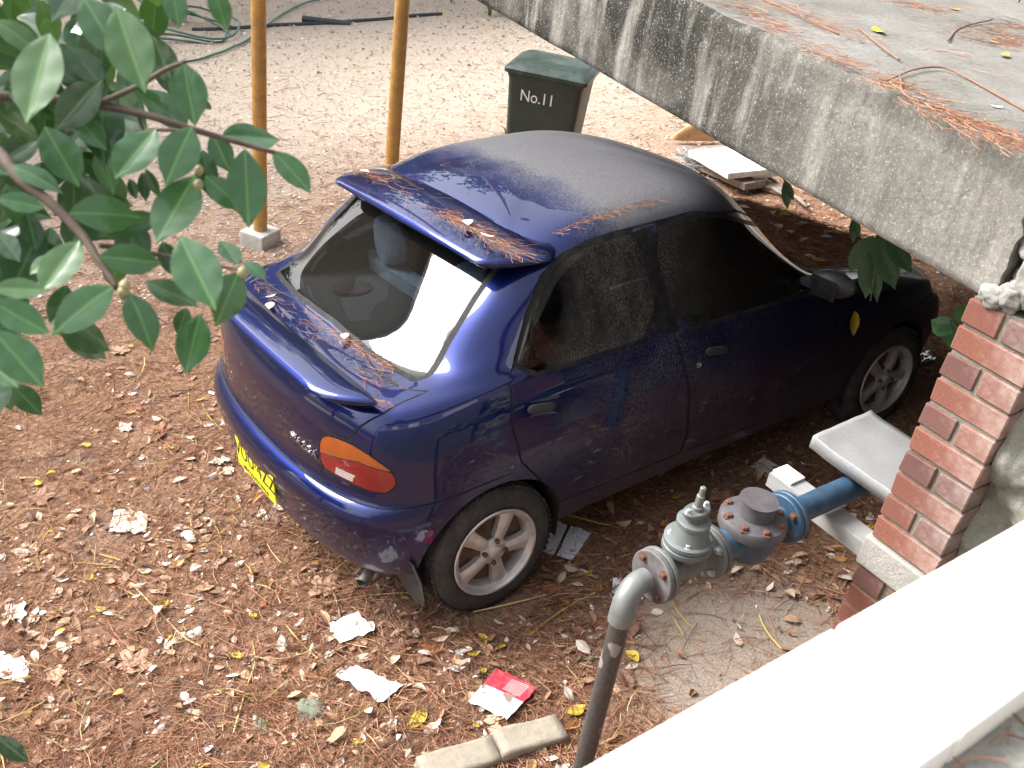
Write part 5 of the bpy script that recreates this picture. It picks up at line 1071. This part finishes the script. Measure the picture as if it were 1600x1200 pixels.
for k, (qs, lab) in enumerate((([(1190,0),(1250,25),(1310,55)], 'dark thin twig near the far end of the deck edge'), ([(1340,45),(1390,85),(1405,95)], 'short dark twig beside a cream leaf on the deck'), ([(1380,130),(1440,108),(1475,108),(1540,140),(1600,175)], 'long branching brown twig arching across the deck top'), ([(1405,120),(1420,155),(1480,175),(1560,205),(1600,222)], 'long reddish twig running along the deck edge'), ([(1480,65),(1500,45),(1550,32)], 'forked orange-brown twig at the deck needles'))):
    mb = MB(); pp = crom([tuple(dk(q)) for q in qs], 6, False); mb.tube([(p[0], p[1], p[2]+.004) for p in pp], .0032, 6); tag(mb.build('twig', simple('reddish_twig', (.24, .12, .08), .8), None, True), lab, 'twig')
for q, s_, lab, cl in (((1372,50), .085, 'large cream curled leaf on the deck top', 'yellow'), ((1570,87), .06, 'small yellow leaf beside the forked deck twig', 'yellow'), ((1490,15), .055, 'orange leaf far back on the deck top', 'orange'), ((1556,168), .035, 'white leaf near the deck edge', 'white')):
    P = dk(q); o = bpy.data.objects.new('deck_leaf', leaf_mesh('ovate', cl, 2)); COL.objects.link(o); o.matrix_world = Matrix.Translation(P+Vector((0, 0, .003))) @ Matrix.Rotation(RL.uniform(0, 6), 4, 'Z') @ Matrix.Scale(s_, 4); tag(o, lab, 'leaf')
# twig and needles on the landing
stuff('landing_needles', [clump([at_z(q, 2.266) for q in ((1480, 1220), (1540, 1150), (1620, 1100))], 1, 26, (.02, .06), (.03, .03, 0), RED, (.0012, .002), .006)], M_need, None); tag(bpy.data.objects['landing_needles'], 'few brown needles lying on the landing floor', 'needles')
# ================================================================== CAMELLIA in front of the yard
def leaf_mat(name, c1, c2, vein):
    m, nt, b = new_mat(name); co = obj_co(nt); sp = nd(nt, 'ShaderNodeSeparateXYZ'); lk(nt, co, sp.inputs[0]); info = nd(nt, 'ShaderNodeObjectInfo')
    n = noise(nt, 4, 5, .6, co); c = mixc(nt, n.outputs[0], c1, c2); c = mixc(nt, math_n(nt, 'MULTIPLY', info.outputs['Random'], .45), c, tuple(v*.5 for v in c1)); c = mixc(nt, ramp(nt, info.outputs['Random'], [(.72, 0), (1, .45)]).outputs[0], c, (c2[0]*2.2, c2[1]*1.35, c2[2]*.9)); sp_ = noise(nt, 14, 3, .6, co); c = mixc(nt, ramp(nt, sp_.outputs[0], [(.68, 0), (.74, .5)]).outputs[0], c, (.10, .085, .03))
    av = math_n(nt, 'ABSOLUTE', sp.outputs[1]); mid = nd(nt, 'ShaderNodeMapRange', i_1=.020, i_2=.008); lk(nt, av, mid.inputs[0])
    sw = nd(nt, 'ShaderNodeTexWave', wave_type='BANDS', bands_direction='X', i_Scale=2.6, i_Distortion=1.2); mp_ = nd(nt, 'ShaderNodeMapping'); lk(nt, co, mp_.inputs[0]); 
    cmb = nd(nt, 'ShaderNodeCombineXYZ'); lk(nt, math_n(nt, 'SUBTRACT', sp.outputs[0], math_n(nt, 'MULTIPLY', av, .8)), cmb.inputs[0]); lk(nt, sp.outputs[1], cmb.inputs[1]); lk(nt, cmb.outputs[0], sw.inputs['Vector'])
    sv = ramp(nt, sw.outputs['Fac'], [(.90, 0), (1, .05)]).outputs[0]
    c = mixc(nt, math_n(nt, 'MAXIMUM', math_n(nt, 'MULTIPLY', mid.outputs[0], .55), sv), c, vein); lk(nt, c, b.inputs['Base Color'])
    b.inputs['Roughness'].default_value = .42; b.inputs['Specular IOR Level'].default_value = .4; b.inputs['Coat Weight'].default_value = .9; b.inputs['Coat Roughness'].default_value = .14
    tl = nd(nt, 'ShaderNodeBsdfTranslucent'); tl.inputs[0].default_value = (.07, .17, .02, 1); mx = nd(nt, 'ShaderNodeMixShader', i_0=.18); out = nt.nodes['Material Output']; lk(nt, b.outputs[0], mx.inputs[1]); lk(nt, tl.outputs[0], mx.inputs[2]); lk(nt, mx.outputs[0], out.inputs[0])
    return m
M_cam = leaf_mat('camellia_leaf', (.020, .082, .022), (.034, .120, .030), (.11, .25, .06)); M_cam2 = leaf_mat('camellia_leaf_dark', (.011, .046, .014), (.018, .066, .018), (.08, .16, .05))  # dark copy of the leaf: shade deep in the shrub put into its colour
M_bark = simple('camellia_bark', (.085, .06, .045), .8, var=.3, sc=40, bmp=.3); M_bud = simple('camellia_bud', (.24, .22, .10), .5, var=.25, sc=20)
def camellia_leaf(seed):
    r = random.Random(seed); fold = r.uniform(.10, .30); droop = r.uniform(-.30, .05); tw = r.uniform(-.25, .25); V = []; N = 15; K = 9
    for i in range(N):
        u = i/(N-1); w_ = .43*math.sin(math.pi*u**.93)**.85 if 0 < u < 1 else .006
        if u > .8: w_ *= 1-.45*((u-.8)/.2)**.8*(1 if u < 1 else 1)
        for j in range(K):
            v = -1+2*j/(K-1); y = v*w_/2; zz = fold*abs(y)*(1-.4*abs(v)) + droop*u*u*.8 + tw*y*u + .006*math.sin(u*21+v*3)*abs(v); V.append((u, y, zz))
    F = [(i*K+j, i*K+j+1, (i+1)*K+j+1, (i+1)*K+j) for i in range(N-1) for j in range(K-1)]
    return V, F
cml = []
for k in range(7):
    for mt in (M_cam, M_cam2):
        V, F = camellia_leaf(k); me = bpy.data.meshes.new('leaf'); me.from_pydata(V, [], F); me.materials.append(mt); me.polygons.foreach_set('use_smooth', [True]*len(F)); cml.append(me)
SBASE = Vector((.95, -2.75, gh(.95, -2.75)))
shrub = thing('camellia_shrub', 'camellia with glossy dark green leaves hanging in front of the yard', 'shrub', SBASE)
Z6 = lambda p: (p[0]*.517, p[1]*.517)
RC = random.Random(5); leafn = 0
def cam_leaf(b, t, wpx, d0, d1, dark=False, nmix=None):
    """b, t: base and tip pixels; d0, d1: their distances; the blade faces the sky and the viewer"""
    global leafn
    B, T_ = at_d(b, d0), at_d(t, d1); ax = T_-B; L = ax.length; ax.normalize(); tocam = (CAM-B).normalized()
    nrm = (tocam*.9 + Vector((0, 0, .75)) + Vector((RC.gauss(0, .22), RC.gauss(0, .22), RC.gauss(0, .15)))) if nmix is None else Vector(nmix)
    nrm = (nrm - ax*nrm.dot(ax)).normalized(); sd = nrm.cross(ax)
    want = wpx*.517/FPX*((d0+d1)/2); me = cml[2*RC.randrange(7)+(1 if dark else 0)]; fs = max(abs(nrm.dot(tocam)), .45); sy = min(max(want/fs/.43, L*.80), L*1.25)
    o = bpy.data.objects.new('leaf', me); COL.objects.link(o); o.parent = shrub; M = Matrix((ax*L, sd*sy, nrm*L)).transposed().to_4x4(); o.matrix_local = Matrix.Translation(B-SBASE) @ M; leafn += 1; return B
LV = [((150,100),(75,370),130,1.08,1.05),((350,20),(440,280),110,1.10,1.06),((555,190),(590,380),100,1.16,1.13),((400,270),(535,352),72,1.2,1.22),((470,390),(348,545),110,1.14,1.10),((580,382),(500,552),120,1.12,1.08),((740,450),(752,690),98,1.16,1.12),((825,455),(942,582),70,1.17,1.15),((670,410),(846,425),90,1.2,1.24),((640,402),(697,522),76,1.22,1.2),((620,532),(742,636),72,1.19,1.17),((590,530),(470,737),108,1.12,1.08),((208,645),(440,640),112,1.06,1.08),((480,652),(300,715),60,1.16,1.12),((298,775),(492,795),136,1.05,1.06),((545,715),(652,936),122,1.04,1.0),((722,820),(655,980),92,1.06,1.03),((722,802),(664,728),42,1.1,1.13),((738,790),(802,832),44,1.1,1.08),((605,950),(560,1132),86,1.08,1.05),((390,885),(472,1042),108,1.03,1.0),((342,866),(152,992),112,1.02,1.0),((240,727),(120,885),80,1.06,1.03),((-20,870),(147,880),92,1.0,1.0),((-30,910),(152,1012),130,.97,.96),((-20,1000),(132,1172),112,.96,.94),((-40,1090),(57,1172),80,1.0,.98),((35,500),(190,560),92,1.12,1.1),((-10,600),(142,628),100,1.06,1.06),((135,382),(240,565),90,1.16,1.13),((215,335),(322,455),100,1.2,1.18),((-20,60),(135,150),130,1.14,1.12),((250,-10),(365,172),140,1.12,1.08),((520,-45),(540,82),104,1.1,1.08),((640,-40),(692,82),74,1.12,1.1),((300,440),(345,585),62,1.2,1.18),((330,240),(275,300),60,1.2,1.22),((150,770),(90,830),60,1.1,1.1)]
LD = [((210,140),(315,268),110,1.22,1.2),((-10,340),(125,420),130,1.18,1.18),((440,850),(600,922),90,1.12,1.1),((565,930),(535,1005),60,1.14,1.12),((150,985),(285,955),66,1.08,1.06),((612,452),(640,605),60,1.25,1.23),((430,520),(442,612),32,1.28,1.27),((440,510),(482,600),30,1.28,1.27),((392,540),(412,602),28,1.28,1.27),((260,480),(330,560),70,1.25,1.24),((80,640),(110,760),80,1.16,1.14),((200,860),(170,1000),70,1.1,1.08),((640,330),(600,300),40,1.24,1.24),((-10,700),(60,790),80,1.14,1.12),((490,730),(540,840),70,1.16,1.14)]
for a in LV: cam_leaf(Z6(a[0]), Z6(a[1]), a[2], a[3], a[4])
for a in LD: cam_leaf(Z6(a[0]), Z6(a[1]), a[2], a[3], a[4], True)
for k in range(300):                                              # deeper leaves filling the shrub towards its trunk, mostly in the darkened colour
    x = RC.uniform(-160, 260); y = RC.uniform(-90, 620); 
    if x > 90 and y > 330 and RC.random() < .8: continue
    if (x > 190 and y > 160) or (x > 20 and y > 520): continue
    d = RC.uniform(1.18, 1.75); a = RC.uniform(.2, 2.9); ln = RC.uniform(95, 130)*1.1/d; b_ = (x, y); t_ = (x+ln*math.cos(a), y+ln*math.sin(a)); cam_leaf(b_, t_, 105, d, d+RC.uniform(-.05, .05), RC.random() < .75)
def branch(zs, ds, r0, r1, name='branch'):
    pts = crom([tuple(at_d(Z6(z), d)) for z, d in zip(zs, ds)], 6, False); n_ = len(pts); mb = MB(); mb.tube([tuple(p) for p in pts], [r0+(r1-r0)*i/(n_-1) for i in range(n_)], 8); return mb.build(name, M_bark, shrub, True)
branch([(-300,330),(-120,400),(0,465),(60,540),(150,612),(250,712),(300,790),(355,872)], [1.25,1.2,1.15,1.12,1.1,1.08,1.06,1.04], .0075, .0032)
branch([(-300,300),(-60,290),(170,300),(320,320),(450,350),(580,390),(700,425),(832,462)], [1.3,1.26,1.22,1.2,1.18,1.17,1.17,1.17], .0065, .0026)
branch([(300,312),(420,258),(500,210),(560,186)], [1.2,1.18,1.17,1.16], .0035, .0022)
branch([(200,395),(340,400),(470,392),(560,395)], [1.26,1.24,1.2,1.18], .003, .002)
branch([(420,352),(430,385),(440,400)], [1.19,1.19,1.19], .002, .0015); branch([(640,800),(720,815),(740,820)], [1.1,1.08,1.07], .0022, .0018); branch([(300,740),(480,770),(640,800)], [1.07,1.1,1.1], .003, .002)
for q, d, r_ in (((600,560), 1.1, .0055), ((602,515), 1.11, .005), ((733,828), 1.06, .0065), ((377,868), 1.03, .006), ((372,885), 1.03, .006)):
    mb = MB(); c_ = at_d(Z6(q), d); mb.lathe([(-r_*1.2, r_*.15), (-r_*.9, r_*.6), (-r_*.3, r_*.95), (r_*.3, r_*.85), (r_*.9, r_*.4), (r_*1.25, r_*.08)], c_, Vector((.3, -.2, -1)), 12); mb.build('flower_bud', M_bud, shrub, True)
mb = MB(); hub = at_d(Z6((-300, 320)), 1.27); mb.tube(crom([tuple(SBASE-Vector((0, 0, .1))), tuple(SBASE+Vector((.1, .1, .6))), tuple(SBASE+Vector((.25, .1, 1.4))), tuple(hub)], 6, False).tolist(), [.045-.035*i/18 for i in range(19)], 10); mb.build('trunk', M_bark, shrub, True)
# dark leaf and grass blade at the lower edge
for q0, q1, wpx, d, lab, nm in (((5,1165),(46,1192),60,1.6,'dark glossy leaf poking up beside a grass blade','sapling_leaf'),):
    B, T_ = at_d((-10, 1150), 1.5), at_d((46, 1192), 1.5)
    o = bpy.data.objects.new('leaf', cml[1]); COL.objects.link(o); o.parent = shrub; ax = (T_-B); L = ax.length; ax.normalize(); nr = Vector((.3, -.3, .9)); nr = (nr-ax*nr.dot(ax)).normalized(); o.matrix_local = Matrix.Translation(B-SBASE) @ Matrix((ax*L, nr.cross(ax)*L, nr*L)).transposed().to_4x4()
M_grass = simple('grass_blade', (.09, .24, .035), .5, var=.2); gb_ = on_ground((185, 1290)); 
def blades(name, base, specs, label, cat, mat):
    t_ = thing(name, label, cat, base)
    for (dx, dy, h, bend, w_) in specs:
        mb = MB(); rows = []
        for i in range(9):
            t = i/8; p = base+Vector((dx*bend*t*t, dy*bend*t*t, h*t*(1-.25*bend*t))); ww = w_*(1-t)**.6+.0004; s_ = Vector((-dy, dx, 0)).normalized()*ww; rows.append([p-s_, p+Vector((0, 0, -.15*ww)), p+s_])
        mb.grid(rows); mb.build('blade', mat, t_, True)
    return t_
blades('grass_tuft', gb_, [(.05, .3, .30, .5, .006)], 'single upright green grass blade in the litter', 'grass', M_grass)
# weeds at the far edge of the yard and beside the bin
M_weed = simple('pale_green_weed', (.22, .30, .08), .6, var=.3); RW = random.Random(2)
for q, nb, hh, lab in (((765,24), 26, .75, 'pale green leafy weed clump at the far edge of the gravel'), ((705,5), 8, .35, 'small green weed next to the black pipe end'), ((790,208), 16, .28, 'dry yellowish grass tuft in front of the bin')):
    P = on_ground(q); blades('weed_clump', P, [(math.cos(a), math.sin(a), hh*RW.uniform(.5, 1), RW.uniform(.3, .9), hh*.035) for a in [RW.uniform(0, 6.28) for _ in range(nb)]], lab, 'weed', M_weed if 'green' in lab else simple('dry_grass', (.40, .33, .14), .7))
# hanging leaves under the deck edge and green sapling by the pier
M_dkleaf = simple('dark_green_leaf', (.022, .055, .018), .5, var=.3, sc=12)
def leafy(name, label, stem, leaves, mat, parent_loc):
    t_ = thing(name, label, 'plant', parent_loc); mb = MB(); mb.tube(stem, .003, 6); mb.build('stem', M_bark, t_, True)
    for b, tip, w_ in leaves:
        ax = tip-b; L = ax.length; ax.normalize(); nr = (CAM-b).normalized()+Vector((0, 0, .3)); nr = (nr-ax*nr.dot(ax)).normalized(); o = bpy.data.objects.new('leaf', lfm[mat.name]); COL.objects.link(o); o.parent = t_; o.matrix_local = Matrix.Translation(b-t_.location) @ Matrix((ax*L, nr.cross(ax)*w_*2.2, nr*L)).transposed().to_4x4()
    return t_
lfm = {}
for mt in (M_dkleaf,):
    V, F = camellia_leaf(3); me = bpy.data.meshes.new('leaf'); me.from_pydata(V, [], F); me.materials.append(mt); me.polygons.foreach_set('use_smooth', [True]*len(F)); lfm[mt.name] = me
HY = 1.15
hp_ = lambda q, y=HY: at_y(q, y)
leafy('hanging_vine', 'dark green vine leaves hanging below the deck edge over the bonnet', [hp_((1375, 330)), hp_((1372, 400)), hp_((1360, 470))], [(hp_((1372, 370)), hp_((1352, 470)), .10), (hp_((1370, 372)), hp_((1400, 452)), .09), (hp_((1365, 368)), hp_((1325, 428)), .08), (hp_((1385, 370)), hp_((1425, 425)), .07), (hp_((1375, 360)), hp_((1385, 420)), .08), (hp_((1362, 372)), hp_((1372, 475)), .06)], M_dkleaf, hp_((1375, 330)))
leafy('hanging_vine', 'narrow dark leaf dangling below the deck edge over the windscreen', [hp_((1222, 270), 1.0), hp_((1228, 290), 1.0), hp_((1230, 300), 1.0)], [(hp_((1226, 282), 1.0), hp_((1231, 328), 1.0), .035), (hp_((1226, 282), 1.0), hp_((1240, 312), 1.0), .03)], M_dkleaf, hp_((1222, 270), 1.0))
leafy('hanging_vine', 'slim pair of dark leaves hanging between the other vines', [hp_((1332, 330), 1.1), hp_((1335, 345), 1.1)], [(hp_((1333, 340), 1.1), hp_((1333, 382), 1.1), .03), (hp_((1335, 340), 1.1), hp_((1342, 372), 1.1), .03)], M_dkleaf, hp_((1332, 330), 1.1))
V, F = camellia_leaf(2); me = bpy.data.meshes.new('leaf'); me.from_pydata(V, [], F); me.materials.append(simple('mid_green_leaf', (.035, .12, .03), .5, var=.3, sc=12)); me.polygons.foreach_set('use_smooth', [True]*len(F)); lfm['mid'] = me
class _M: name = 'mid'
sb = Vector((1.55, 1.62, gh(1.55, 1.62)))
leafy('green_sapling', 'mid-green broad-leaved sapling growing behind the brick pier', [sb, hp_((1500, 560), 1.6), hp_((1485, 500), 1.6)], [(hp_((1492, 520), 1.6), hp_((1455, 500), 1.6), .09), (hp_((1490, 505), 1.6), hp_((1475, 535), 1.6), .09), (hp_((1492, 500), 1.6), hp_((1520, 482), 1.6), .08), (hp_((1490, 520), 1.6), hp_((1500, 550), 1.6), .08)], _M, sb)
# yellow leaf resting on the front wing
h = cast((1329, 505)); o = bpy.data.objects.new('yellow_leaf', leaf_mesh('ovate', 'yellow', 1)); COL.objects.link(o); pn = TILT @ Vector(h[:3]); 
ax_ = (at_y((1328, 522), pn.y)-at_y((1330, 488), pn.y)).normalized(); nr_ = TILT @ Vector((.8, 0, .6)); nr_ = (nr_-ax_*nr_.dot(ax_)).normalized(); o.matrix_world = Matrix.Translation(pn+nr_*.012) @ Matrix((ax_*.115, nr_.cross(ax_)*.13, nr_*.1)).transposed().to_4x4(); tag(o, 'yellow leaf stuck on the dark front wing of the car', 'leaf')
P = dk((1592, 4)); leafy('deck_weed', 'bright green leaf at the back corner of the deck top', [P, P+Vector((0, 0, .06))], [(P+Vector((0, 0, .05)), P+Vector((.10, -.03, .06)), .06), (P+Vector((0, 0, .05)), P+Vector((-.06, -.05, .05)), .05)], _M, P)
# ---- boards and palm sheath piled beyond the car
M_bwhite = simple('white_painted_board', (.78, .77, .74), .6, var=.06, sc=20, dirt=(.30, .20, .14), dirt_amt=.6, dirt_sc=14); M_timber = simple('grey_weathered_timber', (.24, .20, .16), .85, var=.3, sc=30); M_palm = simple('tan_palm_sheath', (.46, .26, .11), .6, var=.3, sc=8)
def board(qa, qb, wd, th, h, mat, label, name='board'):
    a, b = on_ground(qa, h), on_ground(qb, h); ax = (b-a); L = ax.length; ax.normalize(); sd = UPG.cross(ax).normalized(); nr = ax.cross(sd); mb = MB(); mb.box((0, 0, 0), (L, wd, th)); o = mb.build(name, mat, None, bevel=.004); o.matrix_world = Matrix.Translation((a+b)/2) @ Matrix((ax, sd, nr)).transposed().to_4x4(); return tag(o, label, 'board')
board((1108,236), (1172,272), .42, .05, .17, M_bwhite, 'white painted board topmost on the pile under the deck')
board((1176,262), (1196,274), .22, .04, .13, M_bwhite, 'short white board end sticking out of the pile')
board((1085,248), (1180,290), .22, .06, .08, M_timber, 'long grey timber under the white board')
board((1100,262), (1230,300), .12, .05, .035, M_timber, 'lowest grey timber on the litter beside the pile')
board((1098,232), (1165,268), .40, .04, .115, M_timber, 'dark board directly beneath the white one')
mb = MB(); a, b = on_ground((1052,224), .02), on_ground((1135,215), .05); ax = b-a; rows = []
for i in range(13):
    t = i/12; w_ = .30*math.sin(math.pi*(.12+.85*t))**.8*t**.35; rows.append([a+ax*t+Vector((.25, -.55, 0)).cross(Vector((0, 0, 1))).normalized()*0+Vector((.6, .75, 0))*(w_*s_)+Vector((0, 0, .03+.20*(1-s_*s_)*w_/.3)) for s_ in (-1, -.6, -.2, .2, .6, 1)])
mb.grid(rows); tag(mb.build('palm_sheath', M_palm, None, True), 'curved tan palm sheath lying behind the board pile', 'palm sheath')
mb = MB(); P = on_ground((1090,262), .03); RT = random.Random(9)
for k in range(26):
    pts = [P+Vector((RT.gauss(0, .13), RT.gauss(0, .13), RT.uniform(0, .14))) for _ in range(5)]; mb.tube(crom([tuple(p) for p in pts], 4, False).tolist(), .0035, 5)
tw_ = mb.build('wire_tangle', simple('grey_plastic_mesh', (.42, .44, .45), .6), None, True); tw_['kind'] = 'stuff'; tag(tw_, 'tangle of pale grey plastic netting beside the timber pile', 'netting')
for k, (qa, qb) in enumerate((((1150,282),(1232,318)), ((1165,270),(1260,330)), ((1190,300),(1255,322)))):
    mb = MB(); mb.tube(gpath([qa, ((qa[0]+qb[0])/2, (qa[1]+qb[1])/2-4), qb], .05), .014, 6); tag(mb.build('dead_frond', M_timber, None, True), 'thin dry palm frond stalk among the timber', 'frond', 'dry frond stalks by the timber pile')
# ================================================================== TREES round the yard (outside the picture; they shade it and show in the paint and glass)
M_crown = attr_mat('tree_foliage', .6, spec=.3, var=.3, sc=3); M_trunk = simple('grey_brown_bark', (.12, .09, .07), .9, var=.3, sc=12, bmp=.5)
def tree(x, y, h, cr, z0, n, label, seed, leaf=.16, squash=.8):
    r = np.random.default_rng(seed); base = Vector((x, y, gh(x, y))); t_ = thing('tree', label, 'tree', base, 'trees round the yard')
    cz = (z0+h)/2; rz = (h-z0)/2; mb = MB(); ends = []
    mb.tube([base-Vector((0, 0, .3)), base+Vector((.1, .05, z0*.5)), base+Vector((-.05, .1, z0)), base+Vector((.1, 0, cz)), base+Vector((0, 0, h*.85))], [.26, .21, .17, .10, .03], 12)
    for k in range(10):
        a = r.uniform(0, 6.28); s_ = r.uniform(z0*.8, cz*1.1); e = Vector((x+cr*.8*math.cos(a), y+cr*.8*math.sin(a), base.z+min(h*.9, s_+r.uniform(.6, 2.2)))); p0 = Vector((x, y, base.z+s_)); mb.tube([p0, (p0+e)/2+Vector((0, 0, .35)), e], [.08, .05, .015], 7); ends.append(e)
    mb.build('trunk', M_trunk, t_, True)
    nc = 60; u = r.normal(0, 1, (nc, 3)); u /= np.linalg.norm(u, axis=1)[:, None]; rad = r.uniform(.35, 1.0, nc)**.6; C_ = u*rad[:, None]*np.array([cr, cr, rz])*.86; C_[:, 2] += cz
    ci = r.integers(0, nc, n); g = r.normal(0, 1, (n, 3)); P = C_[ci] + g*np.array([cr*.13, cr*.13, rz*.10]); nn = r.normal(0, 1, (n, 3)); nn /= np.linalg.norm(nn, axis=1)[:, None]
    t1 = np.cross(nn, r.normal(0, 1, (n, 3))); t1 /= np.linalg.norm(t1, axis=1)[:, None]; t2 = np.cross(nn, t1); s_ = r.uniform(.6, 1.3, n)[:, None]*leaf
    V = np.stack([P-t1*s_, P+t2*s_*.45, P+t1*s_, P-t2*s_*.45], 1).reshape(-1, 3)+np.array([x, y, base.z])-np.array(base); F = np.arange(4*n).reshape(-1, 4)
    cc_ = np.array([(.035, .075, .022), (.05, .10, .03), (.025, .055, .018), (.07, .11, .04)])[r.integers(0, 4, n)]
    me = np_mesh('crown', V, F, cc_, M_crown); o = bpy.data.objects.new('crown', me); COL.objects.link(o); o.parent = t_; return t_
tree(2.5, 8.5, 12.0, 4.6, 3.6, 9000, 'broad dark-leaved tree standing beyond the concrete deck', 1, .20)
tree(-7.0, 11.0, 11.5, 4.2, 3.0, 8000, 'round-crowned tree beyond the far edge of the gravel yard', 2, .20)
tree(-17.5, 2.5, 11.0, 4.5, 1.8, 9000, 'wide leafy tree at the left end of the gravel yard', 3, .22)
tree(-15.0, 9.0, 12.0, 4.6, 2.0, 8000, 'dense tree behind the coiled hose', 5, .22)
tree(-6.0, -12.5, 8.0, 4.0, 1.5, 7000, 'low spreading tree on the open side of the yard', 7, .20)
# neighbouring flats out of view, made tall to darken the rear window's reflection
hx, hy = -14.5, -7.4; hz_ = gh(hx+4, hy+4)-.3
hs2 = thing('unseen_apartment_block', 'cream brick block of flats with a red tiled roof across the yard', 'building', (hx, hy, hz_))
M_cream = simple('cream_brickwork', (.42, .35, .26), .9, var=.15, sc=14); M_tile = simple('terracotta_tiles', (.24, .09, .055), .8, var=.3, sc=9); M_hgl = simple('dark_window_glass', (.03, .035, .04), .08); M_fr = simple('white_window_frame', (.7, .7, .68), .5)
mb = MB(); mb.box((hx, hy, hz_+4.3), (9, 8.5, 8.6)); wl_ = mb.build('wall', M_cream, hs2)
mb = MB(); e = .6; z0 = hz_+8.6; mb.add([(hx-4.5-e, hy-4.25-e, z0), (hx+4.5+e, hy-4.25-e, z0), (hx+4.5+e, hy+4.25+e, z0), (hx-4.5-e, hy+4.25+e, z0), (hx-1.2, hy, z0+2.6), (hx+1.2, hy, z0+2.6)], [(0, 1, 5, 4), (1, 2, 5), (2, 3, 4, 5), (3, 0, 4), (3, 2, 1, 0)]); mb.build('roof', M_tile, hs2)
for (yy, zz) in ((-2.4, 1.5), (0.2, 1.5), (2.6, 1.5), (-2.4, 4.2), (0.2, 4.2), (2.6, 4.2), (-2.4, 6.9), (0.2, 6.9), (2.6, 6.9)):
    mb = MB(); mb.box((hx+4.52, hy+yy, hz_+zz), (.06, 1.3, 1.3)); wf = mb.build('window', M_fr, hs2); mb = MB(); mb.box((hx+4.535, hy+yy, hz_+zz), (.06, 1.14, 1.14)); mb.build('pane', M_hgl, wf)
for (xx, zz) in ((-2.5, 1.5), (1.5, 1.5), (-2.5, 4.2), (1.5, 4.2), (-2.5, 6.9), (1.5, 6.9)):
    mb = MB(); mb.box((hx+xx, hy+4.27, hz_+zz), (1.3, .06, 1.3)); wf = mb.build('window', M_fr, hs2); mb = MB(); mb.box((hx+xx, hy+4.285, hz_+zz), (1.14, .06, 1.14)); mb.build('pane', M_hgl, wf)

# unseen house added behind the landing to cut sky light on the car
mh = thing('sky_blocking_house', 'unseen dark rendered house added to block sky light behind the landing', 'house', (8.0, -1.0, 2.26))
M_hw = simple('grey_house_render', (.20, .19, .175), .9, var=.2, sc=6)
mb = MB(); mb.box((8.0, -1.0, 4.2), (5.0, 18.0, 4.6)); mb.build('wall', M_hw, mh)
mb = MB(); mb.box((8.0, -1.0, 6.62), (6.0, 19.0, .22)); mb.build('eaves', M_tile, mh)
for yy in (-6.5, -3.0, .8, 4.5):
    mb = MB(); mb.box((5.48, yy, 4.4), (.06, 1.5, 1.5)); wf = mb.build('window', M_fr, mh); mb = MB(); mb.box((5.465, yy, 4.4), (.06, 1.34, 1.34)); mb.build('pane', M_hgl, wf)
# litter that gathers on the bonnet and in the windscreen well
bl = []
for k in range(9):
    xx = -.55+1.1*k/8; h = bvh.ray_cast(Vector((xx, 2.02-.25*abs(xx), 2)), Vector((0, 0, -1))); bl.append(gw(h[0]))
def on_bonnet(n):
    P = []
    while len(P) < n:
        xx, yy = RNG.uniform(-.62, .50), RNG.uniform(1.98, 2.80); h = bvh.ray_cast(Vector((xx, yy, 2)), Vector((0, 0, -1)))
        if h[0] is not None: P.append(gw(h[0]+Vector((0, 0, .004))))
    return P
hp2 = on_bonnet(900)
prt = [clump(bl, 1, 500, (.03, .09), (.03, .04, .002), RED, (.001, .002), h=.02)] + [clump([hp2[k], hp2[k]+Vector((.03, .02, 0))], 1, 12, (.03, .10), (.03, .03, .001), RED, (.0014, .0026), h=.012) for k in range(0, 900)]
stuff('bonnet_needles', prt, M_need, None); tag(bpy.data.objects['bonnet_needles'], 'brown needles matted over the bonnet and windscreen well', 'needles')
for k in range(26):
    P = hp2[k*31]; bk, bc = ('ovate', 'broad')[k % 2], ('yellow', 'tan', 'pale', 'orange')[k//2 % 4]; o = up_leaf(bk, bc, P+Vector((0, 0, .014)), RL.uniform(.05, .09), RL.uniform(0, 6)); tag(o, ('broad ' if bk == 'broad' else 'oval ')+bc+' leaf lying among the needles on the bonnet', 'leaf', 'leaves fallen on the bonnet')
